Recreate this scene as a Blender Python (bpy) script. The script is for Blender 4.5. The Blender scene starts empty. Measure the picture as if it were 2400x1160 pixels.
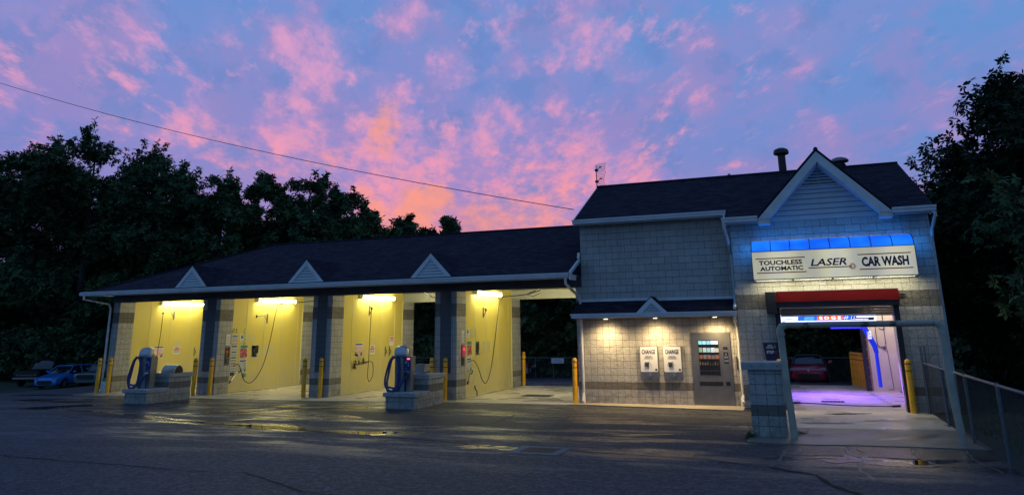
import bpy, bmesh, math, random
import numpy as np
from mathutils import Vector, Matrix

S = bpy.context.scene
COL = S.collection
R = math.radians
PI = math.pi
R8 = 0.2032

# ------------------------------------------------------------------ camera
cd = bpy.data.cameras.new('camera')
cam = bpy.data.objects.new('camera', cd)
COL.objects.link(cam)
S.camera = cam
C_ = Vector((6.3255, -22.8354, 2.1949))
r_ = Vector((0.9346, 0.3556, -0.0133)); u_ = Vector((0.1002, -0.2271, 0.9687)); f_ = Vector((-0.3414, 0.9066, 0.2479))
f_.normalize(); r_ = (r_ - f_ * r_.dot(f_)).normalized(); u_ = r_.cross(f_)
cam.matrix_world = Matrix(((r_.x, u_.x, -f_.x, C_.x), (r_.y, u_.y, -f_.y, C_.y), (r_.z, u_.z, -f_.z, C_.z), (0, 0, 0, 1)))
cd.sensor_width = 36.0
cd.lens = 1726.33 / 2400 * 36.0
cd.shift_y = -(580 - 329.3) / 2400
cd.clip_end = 1500

S.view_settings.view_transform = 'Standard'
S.view_settings.look = 'None'
S.view_settings.exposure = 0.0
S.view_settings.gamma = 1.0
S.cycles.use_denoising = True
S.cycles.sample_clamp_indirect = 4.0
S.cycles.max_bounces = 6

# ------------------------------------------------------------------ world: dusk sky
def lin(r, g, b):
    f = lambda c: (c / 255 / 12.92) if c / 255 <= 0.04045 else ((c / 255 + 0.055) / 1.055) ** 2.4
    return (f(r), f(g), f(b), 1)

W = bpy.data.worlds.new("World"); S.world = W; W.use_nodes = True
nt = W.node_tree; nt.nodes.clear()
class NG:
    def __init__(s, nt): s.nt = nt; s.N = nt.nodes; s.L = nt.links
    def n(s, t, **k):
        o = s.N.new(t)
        for a, b in k.items(): setattr(o, a, b)
        return o
    def put(s, sock, v):
        if isinstance(v, bpy.types.NodeSocket): s.L.new(v, sock)
        elif v is not None:
            if hasattr(sock.default_value, '__len__') and not hasattr(v, '__len__'): v = (v,) * len(sock.default_value)
            elif hasattr(sock.default_value, '__len__'): v = tuple(v)[:len(sock.default_value)]
            sock.default_value = v
    def m(s, op, a, b=None, c=None, clamp=False):
        o = s.n('ShaderNodeMath', operation=op); o.use_clamp = clamp
        for i, v in enumerate((a, b, c)):
            if v is not None: s.put(o.inputs[i], v)
        return o.outputs[0]
    def v(s, op, a, b=None):
        o = s.n('ShaderNodeVectorMath', operation=op)
        s.put(o.inputs[0], a)
        if b is not None: s.put(o.inputs[3] if op == 'SCALE' else o.inputs[1], b)
        return o.outputs['Value'] if op in ('DISTANCE', 'DOT_PRODUCT', 'LENGTH') else o.outputs[0]
    def noise(s, vec, scale, detail=4, rough=.55, color=False, dim='3D'):
        o = s.n('ShaderNodeTexNoise'); o.noise_dimensions = dim
        if vec is not None: s.put(o.inputs['Vector'], vec)
        o.inputs['Scale'].default_value = scale; o.inputs['Detail'].default_value = detail; o.inputs['Roughness'].default_value = rough
        return o.outputs['Color' if color else 'Fac']
    def ramp(s, x, a, b, lo=0.0, hi=1.0, smooth=True):
        o = s.n('ShaderNodeMapRange'); o.interpolation_type = 'SMOOTHSTEP' if smooth else 'LINEAR'
        s.put(o.inputs[0], x)
        for i, q in enumerate((a, b, lo, hi)): s.put(o.inputs[i + 1], q)
        return o.outputs[0]
    def mix(s, fac, a, b, mode='MIX'):
        o = s.n('ShaderNodeMix', data_type='RGBA', blend_type=mode)
        s.put(o.inputs[0], fac); s.put(o.inputs[6], a); s.put(o.inputs[7], b)
        return o.outputs[2]
    def sep(s, v):
        o = s.n('ShaderNodeSeparateXYZ'); s.put(o.inputs[0], v); return o.outputs
    def comb(s, x, y, z):
        o = s.n('ShaderNodeCombineXYZ')
        for i, q in enumerate((x, y, z)): s.put(o.inputs[i], q)
        return o.outputs[0]

PINK = [(-0.779,0.525,0.342,0.025,0.4),(-0.733,0.577,0.36,0.05,0.5),(-0.705,0.612,0.359,0.028,0.6),(-0.77,0.546,0.33,0.013,0.7),(-0.737,0.598,0.315,0.042,0.7),(-0.633,0.672,0.385,0.02,0.6),(-0.632,0.686,0.362,0.013,0.7),(-0.569,0.733,0.373,0.04,0.85),(-0.555,0.758,0.344,0.046,1.0),(-0.56,0.768,0.31,0.021,0.9),(-0.589,0.723,0.36,0.029,0.6),(-0.438,0.8,0.411,0.03,0.9),(-0.445,0.809,0.385,0.021,0.9),(-0.337,0.853,0.4,0.023,0.7),(-0.333,0.873,0.357,0.02,0.8),(-0.325,0.883,0.338,0.014,0.6),(-0.404,0.85,0.339,0.031,0.9),(-0.421,0.851,0.314,0.016,0.8),(-0.803,0.532,0.267,0.014,0.8),(-0.797,0.562,0.224,0.025,0.7),(-0.691,0.67,0.269,0.025,0.8),(-0.669,0.683,0.292,0.02,0.7),(-0.695,0.677,0.244,0.03,0.8),(-0.665,0.706,0.242,0.026,0.85),(-0.705,0.667,0.24,0.02,0.6),(-0.739,0.629,0.24,0.024,0.5),(-0.591,0.766,0.255,0.041,0.9),(-0.564,0.797,0.216,0.05,1.0),(-0.494,0.826,0.271,0.045,1.0),(-0.51,0.823,0.251,0.025,0.8),(-0.607,0.741,0.287,0.021,0.4),(-0.444,0.867,0.225,0.04,0.95),(-0.5,0.84,0.21,0.034,0.8),(-0.453,0.875,0.169,0.04,1.0),(-0.513,0.843,0.162,0.034,1.0),(-0.48,0.865,0.146,0.056,1.0),(-0.378,0.889,0.259,0.032,0.9),(-0.326,0.908,0.264,0.022,1.0),(-0.353,0.891,0.287,0.023,0.7),(-0.372,0.903,0.214,0.043,0.9),(-0.275,0.914,0.299,0.019,0.95),(-0.23,0.891,0.391,0.042,0.9),(-0.217,0.906,0.364,0.034,0.8),(-0.28,0.896,0.345,0.023,0.6),(-0.183,0.927,0.327,0.025,0.7),(-0.248,0.937,0.245,0.028,0.9),(-0.279,0.937,0.209,0.045,1.0),(-0.323,0.934,0.151,0.062,1.0),(-0.191,0.96,0.203,0.028,0.85),(-0.168,0.961,0.219,0.028,0.85),(-0.112,0.924,0.366,0.025,0.5),(-0.095,0.931,0.352,0.014,0.7),(-0.104,0.948,0.299,0.025,0.75),(-0.092,0.955,0.282,0.015,0.7),(-0.06,0.976,0.209,0.024,0.8),(-0.15,0.956,0.252,0.016,0.6),(-0.158,0.945,0.287,0.012,0.6),(0.02,0.929,0.37,0.031,0.45),(0.039,0.948,0.317,0.02,0.65),(0.046,0.969,0.241,0.023,0.45),(0.191,0.957,0.219,0.027,0.5),(0.146,0.977,0.156,0.023,0.7),(0.175,0.978,0.114,0.031,0.8),(-0.106,0.961,0.253,0.019,0.5),(-0.237,0.953,0.188,0.034,0.8),(-0.633,0.75,0.19,0.037,0.5),(-0.646,0.729,0.226,0.026,0.5),(0.217,0.936,0.277,0.018,0.3),(-0.266,0.935,0.234,0.023,0.7)]
ORANGE = [(-0.491,0.826,0.276,0.022,0.8),(-0.504,0.828,0.246,0.02,1.0),(-0.453,0.875,0.169,0.028,0.9),(-0.518,0.841,0.16,0.022,1.0),(-0.564,0.797,0.213,0.025,0.6),(-0.312,0.94,0.139,0.045,0.8),(-0.388,0.911,0.138,0.04,0.9),(-0.329,0.907,0.264,0.013,0.6),(-0.444,0.869,0.219,0.017,0.5),(-0.265,0.946,0.189,0.023,0.4),(-0.433,0.885,0.175,0.017,0.7),(-0.475,0.87,0.129,0.045,0.9)]

g = NG(nt)
D = g.n('ShaderNodeTexCoord').outputs['Generated']
sx, sy, sz = g.sep(D)[:3]
w1 = g.v('SCALE', g.v('SUBTRACT', g.noise(D, 11, 3, .6, True), (.5, .5, .5)), .075)
w2 = g.v('SCALE', g.v('SUBTRACT', g.noise(D, 42, 4, .65, True), (.5, .5, .5)), .034)
Dw = g.v('ADD', D, g.v('ADD', w1, w2))
def blobs(lst, soft):  # soft-edged cloud banks at their bearings
    acc = None
    for x, y, z, r, s in lst:
        d = g.v('DISTANCE', Dw, (x, y, z))
        k = g.ramp(d, r * soft, 0.0, 0.0, s)
        acc = k if acc is None else g.m('ADD', acc, k)
    return acc
pk = blobs(PINK, 1.85); og = blobs(ORANGE, 1.9)
# cloud-sheet coordinates (flat layer overhead) for the fine structure
iz = g.m('DIVIDE', 1.0, g.m('ADD', g.m('MAXIMUM', sz, 0.0), 0.12))
P = g.comb(g.m('MULTIPLY', sx, iz), g.m('MULTIPLY', sy, iz), 0.0)
px_, py_ = g.sep(P)[:2]
P2 = g.comb(g.m('ADD', g.m('MULTIPLY', px_, .89), g.m('MULTIPLY', py_, .45)), g.m('MULTIPLY', g.m('SUBTRACT', g.m('MULTIPLY', py_, .89), g.m('MULTIPLY', px_, .45)), .42), 0.0)
n1 = g.noise(P2, 2.2, 6, .62); n2 = g.noise(P2, 13, 6, .66); n3 = g.noise(D, 60, 4, .6)
# clear sky behind the clouds: blue above, lavender low in the west
el = g.ramp(sz, 0.02, 0.42)
right = g.ramp(sx, -0.45, 0.25)
west = g.m('MULTIPLY', g.m('MULTIPLY', g.ramp(sx, -.62, -.42), g.ramp(sx, .0, -.25)), g.ramp(sy, .1, .5))
low = g.mix(west, g.mix(right, lin(142, 130, 192), lin(132, 130, 190)), lin(196, 132, 176))
mid = g.mix(right, lin(136, 138, 204), lin(110, 142, 206))
top = g.mix(right, lin(106, 146, 210), lin(100, 150, 212))
base = g.mix(g.ramp(sz, 0.06, 0.24), low, mid)
base = g.mix(g.ramp(sz, 0.18, 0.46), base, top)
base = g.mix(g.m('MULTIPLY', g.ramp(n1, .42, .66), g.m('MULTIPLY', g.ramp(sz, .5, .2), .7)), base, lin(158, 136, 198))
base = g.mix(g.ramp(g.m('MULTIPLY', pk, g.ramp(n1, .35, .6, .5, 1.1)), 0.0, .9, 0.0, .38), base, lin(184, 148, 204))
base = g.mix(g.m('MULTIPLY', g.ramp(g.noise(D, 10, 5, .62), .44, .62), .60), base, lin(150, 138, 198))
base = g.mix(g.m('MULTIPLY', g.ramp(g.noise(D, 17, 4, .6), .50, .64), .45), base, lin(96, 134, 198))
# the eastern sky behind the viewer
base = g.mix(g.ramp(sz, .42, .72), base, lin(78, 114, 174))
base = g.mix(g.ramp(sy, .45, -.05), base, lin(86, 126, 176))
lay = g.m('MULTIPLY', g.ramp(g.noise(P2, 7.5, 5, .62), .50, .74), g.ramp(sx, .25, -.35, .35, .85))
cl = g.m('ADD', g.m('ADD', g.m('MULTIPLY', pk, .60), lay), g.m('MULTIPLY', g.m('SUBTRACT', n2, .5), 3.0))
cl = g.m('ADD', cl, g.m('MULTIPLY', g.m('SUBTRACT', g.noise(D, 26, 4, .6), .5), 1.3))
mask = g.ramp(cl, 0.16, 1.40)
mask = g.m('MULTIPLY', mask, g.ramp(sy, -.3, .25, .25, 1.0))
mask = g.m('MULTIPLY', mask, g.m('ADD', .86, g.m('MULTIPLY', g.m('SUBTRACT', n3, .5), 1.2)), clamp=True)
pinkc = g.mix(g.ramp(sz, .36, .12), lin(216, 158, 202), lin(248, 154, 172))
pinkc = g.mix(g.ramp(sx, -.15, .2), pinkc, lin(198, 150, 200))
col = g.mix(mask, base, pinkc)
om = g.ramp(g.m('ADD', og, g.m('MULTIPLY', g.m('SUBTRACT', n2, .5), .9)), .25, 1.3)
col = g.mix(g.m('MULTIPLY', om, .62), col, lin(255, 158, 112))
col = g.mix(g.m('MULTIPLY', g.ramp(sz, .15, .04), west), col, lin(250, 138, 128))
col = g.mix(g.ramp(sz, 0.0, -.03), col, lin(14, 16, 22))
bg = g.n('ShaderNodeBackground'); g.put(bg.inputs[0], col); bg.inputs[1].default_value = 1.0
wo = g.n('ShaderNodeOutputWorld'); g.L.new(bg.outputs[0], wo.inputs[0])

# ------------------------------------------------------------------ materials
MATS = {}
def mat(name, color=(.5, .5, .5), rough=.6, metal=0.0, emit=None, es=0.0, bump=None, var=None, spec=None, coat=0.0, trans=0.0, fn=None):
    """procedural Principled material. bump=(scale,strength[,distance]); var=(scale,amount)"""
    if name in MATS: return MATS[name]
    m = bpy.data.materials.new(name); m.use_nodes = True
    g = NG(m.node_tree); b = g.N['Principled BSDF']
    tc = g.n('ShaderNodeTexCoord').outputs['Object']
    c = tuple(color[:3]) + (1,)
    if var:
        n = g.noise(tc, var[0], 5, .6)
        k = g.ramp(n, .3, .7, 1 - var[1], 1 + var[1], False)
        vm = g.v('SCALE', c[:3], k)
        g.L.new(vm, b.inputs['Base Color'])
    else: b.inputs['Base Color'].default_value = c
    b.inputs['Roughness'].default_value = rough; b.inputs['Metallic'].default_value = metal
    if spec is not None: b.inputs['Specular IOR Level'].default_value = spec
    if coat: b.inputs['Coat Weight'].default_value = coat; b.inputs['Coat Roughness'].default_value = .06
    if trans: b.inputs['Transmission Weight'].default_value = trans
    if emit: b.inputs['Emission Color'].default_value = tuple(emit[:3]) + (1,); b.inputs['Emission Strength'].default_value = es
    if bump:
        bn = g.n('ShaderNodeBump'); bn.inputs['Strength'].default_value = bump[1]; bn.inputs['Distance'].default_value = bump[2] if len(bump) > 2 else .01
        g.L.new(g.noise(tc, bump[0], 4, .6), bn.inputs['Height']); g.L.new(bn.outputs[0], b.inputs['Normal'])
    if fn: fn(g, b, tc)
    MATS[name] = m
    return m

def walluv(g, tc):
    """u runs along the wall whichever way it faces, v up"""
    nx, ny, nz = g.sep(g.n('ShaderNodeNewGeometry').outputs['Normal'])[:3]
    x, y, z = g.sep(tc)[:3]
    fx = g.m('GREATER_THAN', g.m('ABSOLUTE', nx), .6)
    u = g.m('ADD', g.m('MULTIPLY', x, g.m('SUBTRACT', 1.0, fx)), g.m('MULTIPLY', y, fx))
    return u, z, g.comb(u, z, 0.0), fx

def block_fn(mode):
    def fn(g, b, tc):
        u, z, uv, fx = walluv(g, tc)
        def brick(off, w):
            o = g.n('ShaderNodeTexBrick'); o.offset = off; o.offset_frequency = 2
            o.inputs['Scale'].default_value = 1.0; o.inputs['Mortar Size'].default_value = .0050; o.inputs['Mortar Smooth'].default_value = .25
            o.inputs['Bias'].default_value = 0; o.inputs['Brick Width'].default_value = w; o.inputs['Row Height'].default_value = R8
            o.inputs['Color1'].default_value = (.87, .865, .85, 1); o.inputs['Color2'].default_value = (1.0, 1.0, 1.0, 1); o.inputs['Mortar'].default_value = (.30, .30, .30, 1)
            g.L.new(uv, o.inputs['Vector']); return o
        grid = brick(0, R8); run = brick(.5, 2 * R8)
        up = g.m('GREATER_THAN', z, 15 * R8 + .001) if mode != 'grid' else 0.0
        # score lines inside the running blocks stay faint
        colr = g.mix(up, grid.outputs['Color'], g.mix(.35, run.outputs['Color'], grid.outputs['Color'], 'MULTIPLY'))
        mort = g.mix(up, grid.outputs['Fac'], run.outputs['Fac'])
        if mode != 'plain':
            b1 = g.m('MULTIPLY', g.m('GREATER_THAN', z, 2 * R8), g.m('LESS_THAN', z, 3 * R8))
            b2 = g.m('MULTIPLY', g.m('GREATER_THAN', z, 13 * R8), g.m('LESS_THAN', z, 15 * R8))
            band = g.m('MAXIMUM', b1, b2)
        else: band = 0.0
        basec = g.mix(band, (.52, .51, .485, 1), (.17, .155, .14, 1))
        n = g.noise(tc, 2.2, 5, .65); n4 = g.noise(tc, 34, 3, .6)
        basec = g.mix(g.ramp(n, .42, .8, 0.0, .4), basec, (.33, .30, .26, 1))
        drip = g.ramp(g.noise(g.comb(g.m('MULTIPLY', u, 5.5), g.m('MULTIPLY', z, .5), 0.0), 1.0, 5, .7), .55, .75, 0, .42)
        basec = g.mix(drip, basec, (.21, .19, .165, 1))
        # grime low down, splashed by wheels
        dirt = g.m('MULTIPLY', g.ramp(z, .75, 0.0), g.ramp(g.noise(tc, 5, 4, .6), .3, .7))
        basec = g.mix(g.m('MULTIPLY', dirt, .55), basec, (.15, .13, .10, 1))
        basec = g.mix(g.ramp(n4, .42, .72, 0, .6), basec, (.25, .235, .205, 1))
        c = g.mix(1.0, basec, colr, 'MULTIPLY')
        g.L.new(c, b.inputs['Base Color']); b.inputs['Roughness'].default_value = .85
        h = g.m('ADD', g.m('MULTIPLY', mort, -.5), g.m('MULTIPLY', g.m('ADD', g.noise(tc, 19, 5, .75), g.m('MULTIPLY', g.noise(tc, 8, 2, .5), .8)), g.mix(up, (1.5, 1.5, 1.5, 1), (.7, .7, .7, 1)) if up != 0.0 else 1.5))
        bn = g.n('ShaderNodeBump'); bn.inputs['Strength'].default_value = 1.0; bn.inputs['Distance'].default_value = .028
        g.L.new(h, bn.inputs['Height']); g.L.new(bn.outputs[0], b.inputs['Normal'])
    return fn
M_BLOCK = mat('split_face_block', fn=block_fn('wall'))
def fluted(g, b, tc):
    u, z, uv, fx = walluv(g, tc)
    w = g.m('SINE', g.m('MULTIPLY', u, 2 * PI / .051))
    row = g.m('LESS_THAN', g.m('FRACT', g.m('DIVIDE', z, R8)), .04)
    c = g.mix(row, (.125, .135, .15, 1), (.05, .05, .06, 1))
    c = g.mix(g.ramp(g.noise(tc, 30, 4), .4, .7, 0, .5), c, (.075, .08, .09, 1))
    g.L.new(c, b.inputs['Base Color']); b.inputs['Roughness'].default_value = .9
    bn = g.n('ShaderNodeBump'); bn.inputs['Strength'].default_value = .7; bn.inputs['Distance'].default_value = .02
    g.L.new(g.m('ADD', w, g.m('MULTIPLY', g.noise(tc, 25, 4), 1.5)), bn.inputs['Height']); g.L.new(bn.outputs[0], b.inputs['Normal'])
M_FLUTE = mat('dark_fluted_block', fn=fluted)
def shingle(g, b, tc):
    u, z, uv, fx = walluv(g, tc)
    nz = g.sep(g.n('ShaderNodeNewGeometry').outputs['Normal'])[2]
    o = g.n('ShaderNodeTexBrick'); o.offset = .37; o.offset_frequency = 2
    o.inputs['Scale'].default_value = 1.0; o.inputs['Mortar Size'].default_value = .006; o.inputs['Mortar Smooth'].default_value = .1
    o.inputs['Brick Width'].default_value = .28; o.inputs['Row Height'].default_value = .061
    o.inputs['Color1'].default_value = (.020, .018, .032, 1); o.inputs['Color2'].default_value = (.052, .043, .066, 1); o.inputs['Mortar'].default_value = (.008, .008, .010, 1)
    g.L.new(uv, o.inputs['Vector'])
    c = g.mix(g.ramp(g.noise(tc, 1.3, 5, .6), .35, .7, 0, .45), o.outputs['Color'], (.020, .017, .026, 1))
    g.L.new(c, b.inputs['Base Color']); b.inputs['Roughness'].default_value = .95; b.inputs['Specular IOR Level'].default_value = .1
    bn = g.n('ShaderNodeBump'); bn.inputs['Strength'].default_value = .8; bn.inputs['Distance'].default_value = .02
    g.L.new(g.m('SUBTRACT', g.noise(tc, 60, 2), g.m('MULTIPLY', o.outputs['Fac'], 1.0)), bn.inputs['Height']); g.L.new(bn.outputs[0], b.inputs['Normal'])
M_ROOF = mat('asphalt_shingle', fn=shingle)
M_TRIM = mat('white_trim', (.62, .64, .66), .45, var=(3, .12))
M_SIDING = mat('white_vinyl_siding', (.52, .56, .58), .5, var=(2, .08))
M_SOFFIT = mat('tan_soffit', (.36, .30, .25), .6, var=(4, .1))
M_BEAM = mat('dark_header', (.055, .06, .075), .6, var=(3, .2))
M_CEIL = mat('bay_ceiling', (.72, .72, .66), .6, var=(2, .06))
def panel_fn(g, b, tc):
    x, y, z = g.sep(tc)[:3]
    st = g.noise(g.comb(g.m('MULTIPLY', x, 2.0), g.m('MULTIPLY', y, 2.0), g.m('MULTIPLY', z, .35)), 2.6, 5, .65)
    c = g.mix(g.ramp(st, .35, .75, 0, .55), (.74, .585, .125, 1), (.69, .56, .16, 1))
    c = g.mix(g.m('MULTIPLY', g.ramp(z, 2.0, .2), g.ramp(g.noise(tc, 3.5, 5, .7), .2, .65)), c, (.62, .54, .30, 1))
    g.L.new(c, b.inputs['Base Color'])
    b.inputs['Roughness'].default_value = .42
    bn = g.n('ShaderNodeBump'); bn.inputs['Strength'].default_value = .25; bn.inputs['Distance'].default_value = .01
    g.L.new(g.noise(tc, 40, 3), bn.inputs['Height']); g.L.new(bn.outputs[0], b.inputs['Normal'])
M_YPANEL = mat('yellow_wash_panel', fn=panel_fn)
M_YSEAM = mat('panel_joint', (.74, .66, .36), .5)
def conc_fn(tone, wet):
    def fn(g, b, tc):
        n = g.noise(tc, .7, 6, .62); n2 = g.noise(tc, 6, 5, .6); n3 = g.noise(tc, 55, 3, .6)
        c = g.mix(g.ramp(n, .35, .7), tuple(t * 1.0 for t in tone) + (1,), tuple(t * .78 for t in tone) + (1,))
        c = g.mix(g.ramp(n2, .5, .85, 0, .35), c, tuple(t * .5 for t in tone) + (1,))
        c = g.mix(g.ramp(n3, .4, .8, 0, .3), c, tuple(t * .6 for t in tone) + (1,))
        g.L.new(c, b.inputs['Base Color'])
        g.L.new(g.ramp(g.noise(tc, .6, 2, .5), .35, .65, .55, wet), b.inputs['Roughness'])
        bn = g.n('ShaderNodeBump'); bn.inputs['Strength'].default_value = .35; bn.inputs['Distance'].default_value = .006
        g.L.new(g.noise(tc, 28, 4), bn.inputs['Height']); g.L.new(bn.outputs[0], b.inputs['Normal'])
    return fn
M_CONC = mat('wet_concrete', fn=conc_fn((.52, .46, .36), .24))
M_CONC2 = mat('worn_concrete', fn=conc_fn((.19, .17, .14), .4))
M_WALK = mat('sidewalk_concrete', fn=conc_fn((.42, .37, .28), .5))
M_CAP = mat('precast_cap', (.34, .335, .33), .8, var=(7, .2), bump=(40, .3))
def asph_fn(g, b, tc):
    big = g.noise(tc, .16, 5, .55); mid = g.noise(tc, .9, 5, .6); fine = g.noise(tc, 38, 2, .7); grit = g.noise(tc, 14, 3, .75); pat = g.noise(tc, .45, 3, .5)
    c = g.mix(g.ramp(mid, .35, .7), (.017, .021, .033, 1), (.029, .034, .050, 1))
    c = g.mix(g.ramp(big, .40, .60, 0, .65), c, (.014, .015, .019, 1))
    c = g.mix(g.ramp(pat, .60, .63, 0, .5), c, (.012, .013, .016, 1))
    mot = g.noise(tc, 5.5, 4, .8)
    c = g.mix(g.ramp(mot, .50, .66, 0, .6), c, (.070, .072, .086, 1))
    c = g.mix(g.ramp(mot, .48, .36, 0, .6), c, (.008, .008, .011, 1))
    c = g.mix(g.ramp(grit, .52, .70, 0, .75), c, (.13, .13, .145, 1))
    spk = g.noise(tc, 7.5, 2, .9)
    c = g.mix(g.ramp(spk, .52, .62, 0, .5), c, (.10, .10, .112, 1))
    c = g.mix(g.ramp(spk, .48, .38, 0, .6), c, (.007, .007, .010, 1))
    c = g.mix(g.ramp(grit, .48, .32, 0, .7), c, (.006, .006, .008, 1))
    c = g.mix(g.ramp(fine, .58, .72, 0, .7), c, (.16, .16, .17, 1))
    g.L.new(c, b.inputs['Base Color'])
    x, y, z = g.sep(tc)[:3]
    flow = g.noise(g.comb(g.m('ADD', g.m('MULTIPLY', x, .30), g.m('MULTIPLY', y, -.25)), g.m('MULTIPLY', y, 1.5), 0), .8, 6, .65)
    wetz = g.m('MULTIPLY', g.m('MULTIPLY', g.ramp(y, -12.0, -8.0), g.ramp(flow, .46, .60)), g.ramp(x, -24, -14))
    pad = g.m('MULTIPLY', g.m('MULTIPLY', g.ramp(x, 5.6, 6.2), g.ramp(y, -10.2, -8.6)), g.ramp(flow, .36, .5))
    wetz = g.m('MAXIMUM', wetz, pad)
    g.L.new(g.m('SUBTRACT', g.m('SUBTRACT', .70, g.m('MULTIPLY', wetz, .46)), g.m('MULTIPLY', pad, .08)), b.inputs['Roughness'])
    b.inputs['Specular IOR Level'].default_value = .4
    bn = g.n('ShaderNodeBump'); bn.inputs['Strength'].default_value = .9; bn.inputs['Distance'].default_value = .014
    g.L.new(g.m('ADD', g.m('MULTIPLY', fine, .7), g.m('ADD', g.m('MULTIPLY', grit, 1.6), g.m('MULTIPLY', g.noise(tc, 2.2, 4), 1.2))), bn.inputs['Height']); g.L.new(bn.outputs[0], b.inputs['Normal'])
M_ASPH = mat('worn_asphalt', fn=asph_fn)
M_PATCH = mat('newer_asphalt', (.015, .017, .024), .7, var=(12, .7), bump=(40, .8))
M_DAMP = mat('damp_asphalt', (.012, .013, .017), .27, var=(14, .6), bump=(45, .5), spec=.6)
M_CRACK = mat('crack_filler', (.006, .006, .008), .75, spec=.2)
M_LCRACK = mat('silted_crack', (.085, .083, .08), .5, var=(6, .4))
M_WATER = mat('standing_water', (.012, .013, .014), .02, spec=.6)
M_DIRT = mat('dirt', (.075, .065, .05), .95, var=(.6, .4), bump=(9, .6, .03))
def ground_fn(g, b, tc):
    n = g.noise(tc, .35, 6, .65)
    c = g.mix(g.ramp(n, .4, .6), (.028, .042, .018, 1), (.060, .052, .038, 1))
    g.L.new(c, b.inputs['Base Color']); b.inputs['Roughness'].default_value = .95
    bn = g.n('ShaderNodeBump'); bn.inputs['Distance'].default_value = .06
    g.L.new(g.noise(tc, 9, 5, .7), bn.inputs['Height']); g.L.new(bn.outputs[0], b.inputs['Normal'])
M_GROUND = mat('grass_and_dirt', fn=ground_fn)
def leafmat(name, a, bcol):
    def fn(g, b, tc):
        n = g.noise(tc, .55, 4, .6)
        g.L.new(g.mix(g.ramp(n, .38, .62), a + (1,), bcol + (1,)), b.inputs['Base Color'])
        b.inputs['Roughness'].default_value = .7; b.inputs['Specular IOR Level'].default_value = .12
    return mat(name, fn=fn)
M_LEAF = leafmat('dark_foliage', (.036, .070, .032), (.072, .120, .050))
M_LEAFD = leafmat('darkest_foliage', (.016, .032, .015), (.030, .052, .022))  # darkest leaf green, for the growth right of the building
M_LEAF2 = leafmat('green_foliage', (.045, .080, .036), (.080, .125, .050))
M_BARK = mat('bark', (.045, .038, .032), .9, bump=(12, .8, .03), var=(3, .3))
M_YEL = mat('safety_yellow', (.86, .42, .006), .4, var=(5, .14), coat=.15)
M_RED = mat('red_reflective_tape', (.10, .01, .01), .4)
M_STEEL = mat('brushed_steel', (.42, .43, .45), .33, .85, var=(3, .12))
M_STEELD = mat('dull_steel', (.23, .235, .245), .42, .8, var=(4, .2))
M_PLATE = mat('grey_metal_panel', (.20, .20, .205), .38, .7, var=(1.6, .25), bump=(70, .08))
M_BLACK = mat('black_metal', (.012, .012, .014), .45)
M_RUB = mat('black_rubber', (.015, .015, .016), .55)
M_BLUEHOSE = mat('blue_hose', (.012, .028, .16), .4)
M_NAVY = mat('navy_print', (.008, .012, .10), .5)
M_PAPER = mat('white_sheet', (.78, .78, .76), .5)
M_PALE = mat('clear_sleeve', (.70, .62, .34), .2)
M_INK = mat('black_print', (.015, .015, .018), .6)
M_REDP = mat('red_print', (.55, .012, .016), .5)
M_PIPE = mat('white_painted_pipe', (.40, .375, .30), .5, var=(3, .2))
def pipe_fn(g, b, tc):
    n = g.noise(tc, 4, 5, .65)
    c = g.mix(g.ramp(n, .55, .64), (.35, .32, .245, 1), (.10, .085, .065, 1))
    g.L.new(c, b.inputs['Base Color']); b.inputs['Roughness'].default_value = .55
M_PIPED = mat('stained_pipe', fn=pipe_fn)
M_WIRE = mat('dark_wire', (.035, .04, .05), .6)
M_GALV = mat('galvanised_steel', (.15, .16, .18), .5, .6, var=(8, .15))
M_FIX = mat('light_housing', (.7, .7, .68), .5)
M_TUBE = mat('lit_tube', (.9, .9, .8), .5, emit=(1.0, .96, .56), es=54)
M_CREAM = mat('cream_wall', (.62, .58, .47), .55, var=(1.2, .12))

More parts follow.
